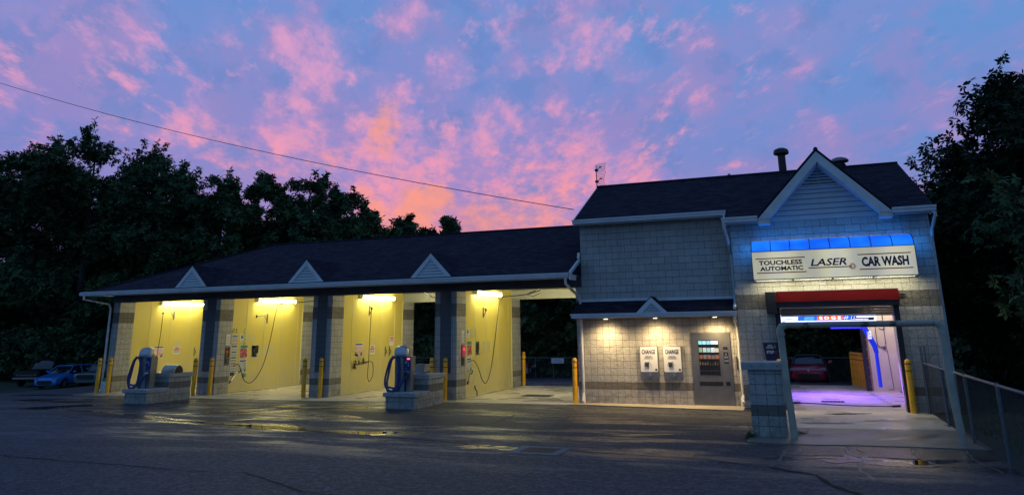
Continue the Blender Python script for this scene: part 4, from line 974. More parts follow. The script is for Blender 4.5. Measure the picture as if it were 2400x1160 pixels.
def boom(pts, lb):
    t = thing('ceiling_boom', lb, 'boom', pts[0], 'ceiling booms over the bays')
    MB().box(pts[0][0] - .28, pts[0][0] + .28, pts[0][1] - .04, pts[0][1] + .04, 3.685, 3.722).box(pts[0][0] - .04, pts[0][0] + .04, pts[0][1] - .18, pts[0][1] + .18, 3.66, 3.684).lathe([(.035, 0), (.05, .12)], pts[0][0], pts[0][1], 3.55, 10).build('ceiling_mount', M_GALV, t)
    MB().tube(SP(pts, 6), .018, 6).build('boom_arm', M_RUB, t, smooth=True)
    q = [Vector(p) for p in pts[:3]]
    MB().tube([q[0] + Vector((0, 0, -.1)), q[0].lerp(q[1], .5) + Vector((0, 0, -.14)), q[1]], .014, 6).tube([q[0].lerp(q[1], .3) + Vector((0, 0, .03)), q[0].lerp(q[1], .8) + Vector((0, 0, .02))], .03, 6).build('spring', M_STEELD, t)
    return t
boom([(-2.5, 3.3, 3.56), (-3.0, 3.15, 3.42), (-3.7, 2.75, 3.34), (W4 + .66, 2.52, 3.30), (W4 + .6, 2.5, 3.2)], 'jointed ceiling boom with spring over the rightmost open bay')
boom([(-11.9, 3.6, 3.56), (-12.4, 3.4, 3.44), (-13.1, 3.0, 3.36), (W2 + .58, 2.74, 3.30), (W2 + .52, 2.72, 3.2)], 'jointed ceiling boom over the second bay from the left')
boom([(-7.2, 3.3, 3.56), (-6.9, 3.2, 3.45), (-6.4, 3.0, 3.36), (-6.2, 2.9, 3.36)], 'folded ceiling boom seen high in the third bay beside the dark pier')
# foam brush holder (third bay), wands
t = thing('foam_brush', 'black foam brush resting in a bracket on the yellow wall of the third bay', 'brush', (W3 + .08, 1.5, 1.02))
MB().tube([(W3 + .08, 1.52, 1.0), (W3 + .08, 2.5, 1.08)], .016, 8).build('handle', M_RUB, t)
br = MB(); rr = random.Random(3)
for k in range(46):
    a = rr.uniform(0, 2 * PI); zz = rr.uniform(-.16, .16)
    br.tube([(W3 + .09, 1.5, 1.0 + zz), (W3 + .09 + .06 * math.cos(a), 1.5 + .07 * math.sin(a), 1.0 + zz + rr.uniform(-.02, .02))], .010, 4)
br.build('bristles', M_INK, t)
MB().box(W3 + .0, W3 + .05, 2.15, 2.19, 1.0, 1.22).box(W3 + .0, W3 + .05, 1.85, 1.88, 1.0, 1.15).build('bracket', M_GALV, t)
for (w, ya, za, yb_, zb_, lb) in ((W2, .72, .42, 1.12, .76, 'spray wand hung at a slant at the left end of the second bay wall'), (W4, .72, .5, .95, .78, 'short spray wand hung at a slant beside the coin box of the rightmost open bay')):
    t = thing('spray_wand', lb, 'spray wand', (w + .08, ya, za), 'spray wands on the bay walls')
    MB().tube([(w + .09, ya + .05, za), (w + .09, yb_, zb_)], .024, 8).build('lance', M_STEEL, t)
    MB().tube([(w + .09, ya, za - .05), (w + .09, ya + .07, za + .02)], .032, 8).build('nozzle', M_BLACK, t)
    MB().tube([(w + .09, yb_, zb_), (w + .09, yb_ + .12, zb_ - .03), (w + .09, yb_ + .22, zb_ + .08)], .02, 8).build('trigger', M_BLACK, t)
t = thing('drip_gun', 'black spray gun hanging low on a coiled hose in the rightmost open bay', 'spray gun', (W4 + .15, 1.35, .15))
MB().tube(SP([(W4 + .12, 1.28, .36), (W4 + .12, 1.3, .26), (W4 + .13, 1.42, .16), (W4 + .14, 1.4, .02)]), .022, 6).build('gun', M_BLACK, t)
coil = [(W4 + .1 + .03 * math.cos(k * .9), 1.15 + .035 * math.sin(k * .9), 1.0 - k * .0098) for k in range(60)]
MB().tube(coil + [(W4 + .12, 1.28, .36)], .008, 5).build('coiled_hose', mat('pale_coil', (.65, .62, .5), .5), t)
o = MB().tube([(W2 + .07 + .03 * math.cos(k * .8), 1.35 + .045 * math.sin(k * .8) + .002 * k, 2.35 - k * .0165) for k in range(100)], .007, 5).lathe([(.02, 0), (.08, .01), (.08, .03), (.02, .04)], W2 + .03, 1.57, .60, 14, 'x').build('coiled_hose', mat('teal_coil', (.05, .30, .25), .5), loc=(W2 + .07, 1.4, .7))
setp(o, 'thin teal coiled cord with a round head hanging over the posters in the second bay', 'coiled hose')

# posters and notices on the yellow walls (facing +x)
def wall_sheet(name, x, y0, y1, z0, z1, m, lb, cat='poster', grp=None, parts=(), base=.006):
    t = thing(name, lb, cat, (x, (y0 + y1) / 2, z0), grp)
    MB().box(x + .002, x + base, y0, y1, z0, z1).build('sheet', m, t)
    for i, (nm, a, b_, c, d, mm) in enumerate(parts):
        MB().box(x + base, x + base + .003, y0 + (y1 - y0) * a, y0 + (y1 - y0) * b_, z0 + (z1 - z0) * c, z0 + (z1 - z0) * d).build(nm, mm, t)
    return t
def splash(name, cols, sc):
    def fn(g, b, tc):
        n = g.noise(tc, sc, 3, .6); n2 = g.noise(tc, sc * .6, 2, .5)
        c = g.mix(g.ramp(n, .42, .55), cols[0] + (1,), cols[1] + (1,)); c = g.mix(g.ramp(n2, .50, .58), c, cols[2] + (1,))
        g.L.new(c, b.inputs['Base Color']); b.inputs['Roughness'].default_value = .3
    return mat(name, fn=fn)
P_PINK = splash('pink_artwork', ((.45, .03, .06), (.75, .30, .34), (.30, .03, .06)), 9)
P_BLK = splash('black_artwork', ((.02, .02, .02), (.05, .05, .05), (.55, .57, .5)), 8)
P_WHT = splash('grey_artwork', ((.55, .55, .56), (.62, .62, .6), (.16, .16, .2)), 9)
P_WRM = splash('peach_artwork', ((.72, .45, .42), (.8, .62, .58), (.25, .12, .12)), 8)
GRN = mat('green_print', (.06, .28, .16), .4); BLU = mat('blue_print', (.03, .10, .32), .4); YLW = mat('yellow_print', (.80, .62, .03), .4)
PG = 'printed posters on the bay walls'
for w, yo, zo, bay in ((W2, 0, 0, 'second bay'), (W4, -.40, .09, 'rightmost open bay')):
    s = 1.0 if w == W2 else .9
    wall_sheet('poster', w, 1.27 + yo, 1.27 + .44 * s + yo, 1.25 + zo, 1.74 + zo, M_PAPER, 'pink and red poster with a green heading in the ' + bay, 'poster', PG, (('artwork', .04, .96, .03, .72, P_PINK), ('heading', .04, .96, .74, .97, GRN)))
    wall_sheet('poster', w, 1.93 + yo + (.08 if w == W4 else 0), 1.93 + .43 * s + yo, 1.24 + zo, 1.72 + zo, M_PAPER, 'black poster with a yellow corner in the ' + bay, 'poster', PG, (('artwork', .03, .97, .03, .97, P_BLK), ('heading', .06, .6, .78, .95, M_PAPER), ('yellow_corner', .03, .4, .05, .22, YLW)))
    wall_sheet('poster', w, 1.25 + yo, 1.25 + .45 * s + yo, .70 + zo, 1.20 + zo, M_PAPER, 'pale grey poster below the pink one in the ' + bay, 'poster', PG, (('artwork', .04, .96, .04, .78, P_WHT), ('heading', .1, .9, .82, .93, BLU)))
    t = thing('price_notice', 'small white price notice above the posters in the ' + bay, 'notice', (w, 1.34 + yo, 1.8), 'price notices')
    MB().box(w + .002, w + .006, 1.22 + yo, 1.44 + yo, 1.86 + zo, 2.14 + zo).build('sheet', M_PAPER, t)
    text('lettering', '3$', M_INK, t, 'x', 1.26 + yo, 1.40 + yo, 1.97 + zo, 2.11 + zo, w + .007, bold=.03)
    text('lettering', 'MIN', M_INK, t, 'x', 1.29 + yo, 1.37 + yo, 1.90 + zo, 1.925 + zo, w + .007)
    for j, (a, c_, z0, z1) in enumerate(((1.52, 1.74, 1.84, 2.13), (1.84, 2.05, 1.84, 2.13), (2.62, 2.88, 1.27, 1.7), (3.02, 3.32, 1.27, 1.7))):
        o = MB().box(w + .003, w + .0045, a + yo, c_ + yo, z0 + zo, z1 + zo).build('clear_sleeve', M_PALE, loc=(w, a + yo, z0 + zo))
        setp(o, ['upper left', 'upper right', 'lower left', 'lower right'][j] + ' pale rectangle sleeve on the yellow wall of the ' + bay, 'sleeve', 'pale sleeves on the bay walls')
# menu board at the left end of the second bay
t = thing('menu_board', 'tall white wash menu board with coloured bars in the second bay', 'menu board', (W2, .95, .9))
MB().box(W2 + .002, W2 + .012, .77, 1.10, .60, 2.14).build('board', mat('menu_board', (.62, .62, .58), .45), t)
bars = [(2.07, .045, BLU), (1.985, .02, BLU), (1.90, .045, M_REDP), (1.79, .045, M_REDP), (1.69, .05, M_INK), (1.58, .018, BLU), (1.48, .045, BLU), (1.38, .045, mat('amber_print', (.5, .3, .02), .4)), (1.275, .045, M_INK), (1.17, .045, GRN), (1.06, .045, M_REDP), (.96, .018, M_INK), (.87, .018, M_INK), (.78, .018, M_INK)]
for z, h, mm in bars: MB().box(W2 + .013, W2 + .016, .80, 1.07, z - h / 2, z + h / 2).build('menu_bar', mm, t)
MB().box(W2 + .013, W2 + .016, .80, 1.02, .62, .74).build('menu_picture', M_INK, t)
text('lettering', 'PRESOAK', M_PAPER, t, 'x', .82, 1.04, 1.885, 1.915, W2 + .017)
text('lettering', 'HIGH PRESSURE', M_PAPER, t, 'x', .82, 1.04, 1.775, 1.805, W2 + .017)
o = text('bay_number', 'BAY 2', mat('dark_blue_stencil', (.03, .05, .10), .6), wing, 'x', .60, 1.03, 2.20, 2.36, W2 + .002, bold=.01)
# coin boxes on pier sides
for x, yc, zc, lb, glow in ((-14.18, .54, 1.40, 'coin control box on the side of the pier at the second bay', False), (-4.32, .48, 1.42, 'coin control box glowing red on the pier of the rightmost open bay', True)):
    t = thing('coin_box', lb, 'coin box', (x, yc, zc - .3), 'coin boxes on the bay piers')
    MB().box(x + .002, x + .03, yc - .11, yc + .11, zc - .38, zc + .30).build('steel_plate', M_PLATE, t, bevel=.005)
    MB().box(x + .031, x + .036, yc - .09, yc + .09, zc - .08, zc + .27).build('face', splash('coin_face', ((.25, .01, .01), (.03, .01, .01), (.5, .25, .02)), 14) if not glow else mat('lit_coin_face', (.4, .02, .06), .4, emit=(1, .03, .12), es=.25), t)
    if glow: MB().box(x + .037, x + .04, yc + .0, yc + .05, zc + .12, zc + .18).build('display', mat('red_glow', (.5, .02, .05), .4, emit=(1, .05, .16), es=3), t)
    MB().box(x + .031, x + .034, yc - .09, yc + .09, zc - .32, zc - .14).build('coin_door', M_BLACK, t)
    MB().box(x + .035, x + .045, yc - .01, yc + .02, zc - .31, zc - .15).build('latch', M_STEEL, t)
    t = thing('instruction_notice', 'white instruction notice above the coin box ' + ('of the rightmost open bay' if glow else 'at the second bay'), 'notice', (x, yc, zc + .36), 'notices above the coin boxes')
    MB().box(x + .002, x + .007, yc - .1, yc + .1, zc + .36, zc + .74).build('sheet', M_PAPER, t)
    for k in range(5): MB().box(x + .008, x + .01, yc - .07, yc + .07, zc + .41 + k * .06, zc + .425 + k * .06).build('print_line', M_INK, t)
# smaller notices of bays 1 and 3
for w, y, z, lb in ((W1, 2.2, 1.45, 'peach poster on the yellow wall of the leftmost bay, right of the vacuum'), (W3, 1.87, 1.52, 'peach poster on the yellow wall of the third bay')):
    wall_sheet('poster', w, y - .27, y + .25, z - .25, z + .25, M_PAPER, lb, 'poster', PG, (('artwork', .04, .96, .04, .85, P_WRM), ('heading', .05, .95, .86, .96, BLU), ('yellow_corner', -.06, .35, .03, .22, YLW)))
for w, y, z, bay in ((W1, 3.2, 1.5, 'leftmost bay'), (W3, 2.81, 1.5, 'third bay')):
    t = thing('warning_notice', 'white and red warning notice on the yellow wall of the ' + bay, 'notice', (w, y, z - .15), 'warning notices')
    MB().box(w + .002, w + .007, y - .19, y + .19, z - .16, z + .16).build('sheet', M_PAPER, t)
    text('lettering', 'VEHICLE', M_REDP, t, 'x', y - .12, y + .12, z + .08, z + .14, w + .008, bold=.03)
    text('lettering', 'WASHING ONLY', M_REDP, t, 'x', y - .16, y + .16, z, z + .06, w + .008, bold=.03)
    MB().box(w + .008, w + .010, y - .15, y + .15, z - .05, z - .035).box(w + .008, w + .010, y - .15, y + .15, z - .09, z - .075).build('print_line', M_INK, t)
    o = MB().box(w + .003, w + .0045, y - .1, y + .14, z + .18, z + .45).build('clear_sleeve', M_PALE, loc=(w, y, z + .18)); setp(o, 'pale empty sleeve above the red notice in the ' + bay, 'sleeve', 'pale sleeves on the bay walls')
t = thing('red_edged_notice', 'small white notice with red heading near the rear of the third bay', 'notice', (W3, 4.3, 1.65))
MB().box(W3 + .002, W3 + .007, 4.12, 4.45, 1.62, 1.97).build('sheet', M_PAPER, t)
MB().box(W3 + .008, W3 + .010, 4.16, 4.41, 1.88, 1.93).box(W3 + .008, W3 + .010, 4.16, 4.41, 1.80, 1.83).build('heading', M_REDP, t)
for w, ys in ((W1, (4.22,)), (W3, (3.78, 4.1))):
    for j, y in enumerate(ys):
        t = thing('mat_clip', ('mat clip at the right end of the leftmost bay wall' if w == W1 else ['left mat clip', 'right mat clip'][j] + ' on the yellow wall of the third bay'), 'clip', (w, y, 1.3), 'mat clips on the bay walls')
        MB().box(w, w + .03, y - .012, y + .012, 1.22, 1.60).build('clip_bar', M_STEELD, t); MB().tube([(w + .03, y, 1.5), (w + .06, y + .06, 1.4), (w + .03, y, 1.3)], .014, 5).build('jaw', M_BLACK, t)
# floor drains
def grate(name, x0, x1, y0, y1, z, lb, frame=None, bars=12, skew=0):
    t = thing(name, lb, 'drain grate', ((x0 + x1) / 2, (y0 + y1) / 2, z), 'floor drain grates')
    MB().box(x0, x1, y0, y1, z, z + .004).build('sump', M_BLACK, t)
    g_ = MB()
    for k in range(bars): x = x0 + (x1 - x0) * (k + .3) / bars; g_.box(x, x + (x1 - x0) / bars * .4, y0, y1, z + .0045, z + .009)
    g_.build('bars', mat('rusty_iron', (.03, .028, .028), .6, .4), t)
    if frame: MB().box(x0 - frame, x1 + frame, y0 - frame, y0, z, z + .006).box(x0 - frame, x1 + frame, y1, y1 + frame, z, z + .006).box(x0 - frame, x0, y0, y1, z, z + .006).box(x1, x1 + frame, y0, y1, z, z + .006).build('concrete_collar', mat('grimy_collar', (.15, .15, .16), .8, var=(8, .3)), t)
grate('drain_grate', 1.2, 1.85, -9.1, -8.55, -.008, 'square drain grate in a pale concrete collar set in the asphalt', .17)
grate('drain_grate', -2.75, -1.75, 1.75, 2.4, .003, 'drain grate in the wet floor of the rightmost open bay')
grate('drain_grate', -7.7, -6.9, 1.75, 2.4, .003, 'drain grate in the floor of the third bay')
grate('drain_grate', 6.66, 7.3, 1.72, 2.15, .005, 'drain grate in the purple-lit tunnel floor', None, 6)

# ------------------------------------------------------------------ tunnel equipment
t = thing('led_banner', 'long lit banner board with blue, orange and black graphics hanging inside the tunnel', 'lit sign', (7.1, 3.0, 2.28))
bx0, bx1, bz0, bz1, by = 5.3, 8.52, 2.285, 2.47, 3.0
def em(name, c, e): return mat(name, c, .4, emit=c, es=e)
MB().box(bx0, bx1, by, by + .16, bz0, bz1 + .05).build('case', em('lit_white_case', (.85, .9, 1.0), 1.5), t)
bn = lambda a, b_, c, d, nm, m, k=1: MB().prism([(bx0 + (bx1 - bx0) * a, by - .002 * k, bz0 + (bz1 - bz0) * c), (bx0 + (bx1 - bx0) * b_, by - .002 * k, bz0 + (bz1 - bz0) * c), (bx0 + (bx1 - bx0) * (b_ + .012), by - .002 * k, bz0 + (bz1 - bz0) * d), (bx0 + (bx1 - bx0) * (a + .012), by - .002 * k, bz0 + (bz1 - bz0) * d)], (0, -.002, 0)).build(nm, m, t)
bn(.29, .82, .22, .96, 'blue_field', em('lit_blue', (.01, .13, .65), 1.1))
bn(.35, .44, .3, .9, 'globe', em('lit_light_blue', (.05, .35, .9), 1.0), 2)
bn(.47, .70, .34, .92, 'orange_field', em('lit_orange', (1.0, .14, .01), 1.1), 2)
bn(.77, .975, .18, .66, 'black_field', em('lit_dark', (.01, .02, .035), .6), 3)
bn(.17, .245, .4, .6, 'blue_slot', em('lit_sky', (.10, .4, 1.0), 1.1), 2)
text('lettering', 'E D G E', em('lit_letter', (1, .85, .6), 1.5), t, 'y', 6.90, 7.52, 2.36, 2.45, by - .01, bold=.03)
text('lettering', 'WASHWORLD', em('lit_white_letter', (1, 1, 1), 1.4), t, 'y', 7.93, 8.30, 2.335, 2.375, by - .012, bold=.02)
gl = MB()
for a in (7.62, 7.68, 7.80, 7.88): gl.tube([(a, by - .008, 2.34), (a + .04, by - .008, 2.46)], .004, 4)
gl.tube([(7.60, by - .008, 2.40), (7.74, by - .008, 2.41)], .004, 4).tube([(7.80, by - .008, 2.35), (7.93, by - .008, 2.35)], .004, 4).build('white_lines', em('lit_white_letter', (1, 1, 1), 1.4), t)
MB().box(5.4, 5.5, by + .05, by + .1, 2.52, 3.42).box(8.3, 8.4, by + .05, by + .1, 2.52, 3.42).build('hanger', M_GALV, t)
t = thing('spray_gantry', 'glowing blue inverted-L spray arm of the touchless washer', 'wash arm', (8.45, 4.0, .3))
M_BL = mat('blue_arm', (.01, .05, .42), .35, emit=(.004, .03, .75), es=.38)
MB().tube([(7.22, 4.0, 2.09), (8.2, 4.0, 2.09)], .022, 8).build('light_bar', em('lit_deep_blue', (.01, .015, .9), 2.2), t)
MB().prism([(8.12, 3.94, 2.11), (8.30, 3.94, 2.11), (8.53, 3.94, 1.55), (8.545, 3.94, 1.30), (8.42, 3.94, 1.30), (8.38, 3.94, 1.50)], (0, .12, 0)).build('elbow', M_BL, t, bevel=.015)
MB().tube([(8.478, 4.0, 1.3), (8.478, 4.0, .28)], .055, 12).build('spray_tube', M_BL, t, smooth=True)
text('lettering', 'LASER', em('lit_white_letter', (1, 1, 1), 1.4), t, 'y', 8.28, 8.40, 1.74, 1.98, 3.935)
MB().tube([(8.1, 4.0, 2.16), (8.1, 4.0, 3.41)], .03, 8).box(7.9, 8.3, 3.9, 4.1, 3.38, 3.415).build('trolley', M_GALV, t)
setp(MB().tube(SP([(5.86, .67, .06), (6.3, .6, .07), (7.2, .45, .045), (8.1, .34, .05), (8.57, .28, .06)]), .013, 6).tube([(5.86, .67, .06), (6.1, .66, .075)], .03, 8).tube([(8.4, .30, .06), (8.6, .26, .075)], .03, 8).build('undercarriage_sprayer', M_BLACK, loc=(7.2, .45, 0)), 'thin black spray bar lying across the tunnel floor', 'spray bar')
dk = MB()
for k in range(8):
    f = k / 7; x, y = 8.24 + .24 * f, 5.4 - 4.4 * f; dk.box(x - .07, x + .07, y - .05, y + .05, .0035, .007)
setp(dk.build('floor_plates', M_BLACK, loc=(8.36, 3.2, 0)), 'row of small dark plates let into the tunnel floor along the right side', 'floor plates')
tl = thing('tunnel_lighting', 'purple strip lamp fitted under the tunnel ceiling', 'strip lamp', (7.2, 4, 3.38))
MB().box(6.2, 8.2, 3.55, 3.65, 3.36, 3.415).build('strip', em('lit_purple', (.35, .15, 1.0), 3), tl)
lamp('purple_glow', 'AREA', (7.0, 3.5, 3.33), 230, (.19, .09, 1.0), tl, 2.2, 2.4, target=(7.0, 3.5, 0), spread=R(80))
lamp('corner_glow', 'AREA', (9.0, 4.45, .5), 5, (.35, .15, 1.0), tl, .4, .9, target=(9.1, 6.2, .7))
tw = thing('tunnel_lamp', 'warm white lamp at the rear of the tunnel ceiling', 'lamp', (8.6, 5.4, 3.38))
MB().box(8.3, 9.0, 5.35, 5.45, 3.36, 3.415).build('strip', em('lit_warm', (1, .8, .5), 3), tw)
lamp('warm_glow', 'AREA', (8.7, 5.2, 3.33), 34, (1, .80, .50), tw, .8, .3, target=(8.9, 6.3, 1.6))
ww = thing('threshold_lamp', 'white lamp tube behind the roller door lintel', 'lamp', (7.24, 0.1, 3.38))
MB().box(6.4, 8.1, .05, .13, 3.36, 3.415).build('strip', em('lit_cool', (.85, .9, 1.0), 3), ww)
lamp('threshold_glow', 'AREA', (7.24, .1, 3.33), 48, (1.0, .93, .80), ww, 1.6, .3, target=(7.24, -.9, 0))

# kiosk, pipe frame, stop sign
t = thing('kiosk_base', 'waist-high grey split-block pillar with a flat cap beside the tunnel entrance', 'block pillar', (5.52, -5.6, 0))
MB().box(5.185, 5.855, -5.99, -5.2, 0, 1.305).build('blockwork', M_BLOCK, t)
MB().box(5.065, 5.865, -6.06, -5.12, 1.306, 1.455).build('cap', M_CAP, t, bevel=.01)
MB().lathe([(.012, 0), (.012, -.01)], 5.28, -6.06, 1.38, 8, 'y').lathe([(.014, 0), (.014, -.01)], 5.78, -6.06, 1.38, 8, 'y').build('bolts', M_BLACK, t)
t = thing('clearance_frame', 'white painted pipe frame arching over the driveway in front of the tunnel', 'clearance bar', (7.4, -6.09, 0))
pr_ = .070
MB().tube([(5.99, -6.09, .0), (5.935, -6.09, 1.0), (5.915, -6.09, 2.0)], pr_, 16).build('left_leg', M_PIPE, t, smooth=True)
MB().tube([(8.94, -6.09, .0), (8.885, -6.09, 1.0), (8.87, -6.09, 2.0)], pr_, 16).build('right_leg', M_PIPE, t, smooth=True)
arcs = [(5.915 + .115 * (1 - math.cos(a)), -6.09, 2.085 + .115 * math.sin(a)) for a in np.linspace(0, PI / 2, 7)]
arcs2 = [(8.87 - .115 * (1 - math.cos(a)), -6.09, 2.085 + .115 * math.sin(a)) for a in np.linspace(PI / 2, 0, 7)]
MB().tube([(5.915, -6.09, 2.0)] + arcs, pr_ + .004, 16).build('left_elbow', M_PIPE, t, smooth=True)
MB().tube(arcs2 + [(8.87, -6.09, 2.0)], pr_ + .004, 16).build('right_elbow', M_PIPE, t, smooth=True)
MB().lathe([(pr_ + .016, -.03), (pr_ + .016, .03)], 5.915, -6.09, 2.02, 18).lathe([(pr_ + .016, -.03), (pr_ + .016, .03)], 8.87, -6.09, 2.02, 18).build('collars', M_PIPE, t, smooth=True)
MB().tube([(6.02, -6.09, 2.2), (8.77, -6.09, 2.2)], .060, 16).build('crossbar', M_PIPED, t, smooth=True)
t = thing('stop_sign_box', 'dark blue flared sign reading drive forward and stop beside the tunnel entrance', 'sign', (5.5, -.56, 1.2))
MB().prism([(5.29, YG - .09, 1.74), (5.68, YG - .09, 1.74), (5.66, YG - .09, 1.25), (5.35, YG - .09, 1.25)], (0, .08, 0)).build('sign_body', mat('navy_sign', (.01, .012, .06), .35), t)
text('lettering', 'DRIVE', M_PAPER, t, 'y', 5.41, 5.53, 1.64, 1.685, YG - .092, bold=.02)
text('lettering', 'FORWARD', M_PAPER, t, 'y', 5.37, 5.56, 1.585, 1.63, YG - .092, bold=.02)
text('lettering', 'STOP', M_PAPER, t, 'y', 5.37, 5.56, 1.45, 1.53, YG - .092, bold=.03)
MB().prism([(5.58, YG - .092, 1.59), (5.62, YG - .092, 1.59), (5.62, YG - .092, 1.64), (5.64, YG - .092, 1.64), (5.60, YG - .092, 1.69), (5.56, YG - .092, 1.64), (5.58, YG - .092, 1.64)], (0, -.003, 0)).build('green_arrow', GRN, t)
text('cross', 'X', M_REDP, t, 'y', 5.585, 5.645, 1.455, 1.525, YG - .092, bold=.03)

# ------------------------------------------------------------------ chain-link fences
def chain_fence(P, h, lb, sp=2.4, step=.07, wr=.0032):
    t = thing('chain_link_fence', lb, 'fence', (P[0][0], P[0][1], gh(*P[0])))
    for a, c in zip(P[:-1], P[1:]):
        L = math.dist(a, c); n = max(1, round(L / sp)); ux, uy = (c[0] - a[0]) / L, (c[1] - a[1]) / L
        for k in range(n + 1):
            x, y = a[0] + ux * L * k / n, a[1] + uy * L * k / n; z = gh(x, y)
            MB().tube([(x, y, z - .05), (x, y, z + h + .04)], .03, 8).build('post', M_GALV, t)
        rp = [(a[0] + ux * L * k / 8, a[1] + uy * L * k / 8, gh(a[0] + ux * L * k / 8, a[1] + uy * L * k / 8) + h) for k in range(9)]
        MB().tube(rp, .024, 8).build('top_rail', M_GALV, t)
        w = MB(); m = int(L / step)
        for k in range(-int(h / step), m):
            for s in (0, 1):
                s0, s1 = k * step, k * step + h
                z0, z1 = 0, h
                if s0 < 0: z0 = -s0; s0 = 0
                if s1 > L: z1 = h - (s1 - L); s1 = L
                if s: z0, z1 = h - z0, h - z1
                g0, g1 = gh(a[0] + ux * s0, a[1] + uy * s0), gh(a[0] + ux * s1, a[1] + uy * s1)
                w.tube([(a[0] + ux * s0 - uy * .03, a[1] + uy * s0 + ux * .03, g0 + z0 * .97 + .02), (a[0] + ux * s1 - uy * .03, a[1] + uy * s1 + ux * .03, g1 + z1 * .97 + .02)], wr, 3, False)
        w.build('wire_mesh', M_WIRE, t)
    return t
chain_fence([(9.13, -.85), (9.2, -13.5)], 1.22, 'chain-link fence running forward from the right corner of the building', 2.35, .085, .0028)
MB_ = MB().tube([(9.13, -.8, 0), (9.13, -.8, 1.62)], .025, 8).tube([(9.22, -.74, 0), (9.22, -.74, 1.62)], .02, 8).build('fence_end_post', M_STEELD, loc=(9.13, -.8, 0)); setp(MB_, 'pair of thin dark posts at the wall end of the right fence', 'post')
chain_fence([(-26, 20.5), (8.6, 20.5), (9.6, 9.0)], 1.12, 'low chain-link fence along the rear edge of the back lot', 3.0, .12, .004)
t = thing('lot_sign', 'small pale blue printed sign on a thin post at the rear fence', 'sign', (-7.3, 20.3, gh(-7.3, 20.3)))
MB().box(-7.62, -6.85, 20.25, 20.27, .22, .51).build('panel', mat('pale_blue_panel', (.62, .72, .85), .4), t)
MB().tube([(-7.5, 20.28, gh(-7.5, 20.3)), (-7.5, 20.28, .4)], .018, 6).build('post', M_GALV, t)
text('lettering', 'Machine Accepts', M_NAVY, t, 'y', -7.45, -7.03, .415, .46, 20.249)
text('lettering', '$1 $5 $10 $20 Bills', M_NAVY, t, 'y', -7.5, -6.97, .345, .39, 20.249)
text('lettering', 'Not Responsible For Damage', M_NAVY, t, 'y', -7.54, -6.93, .275, .315, 20.249)
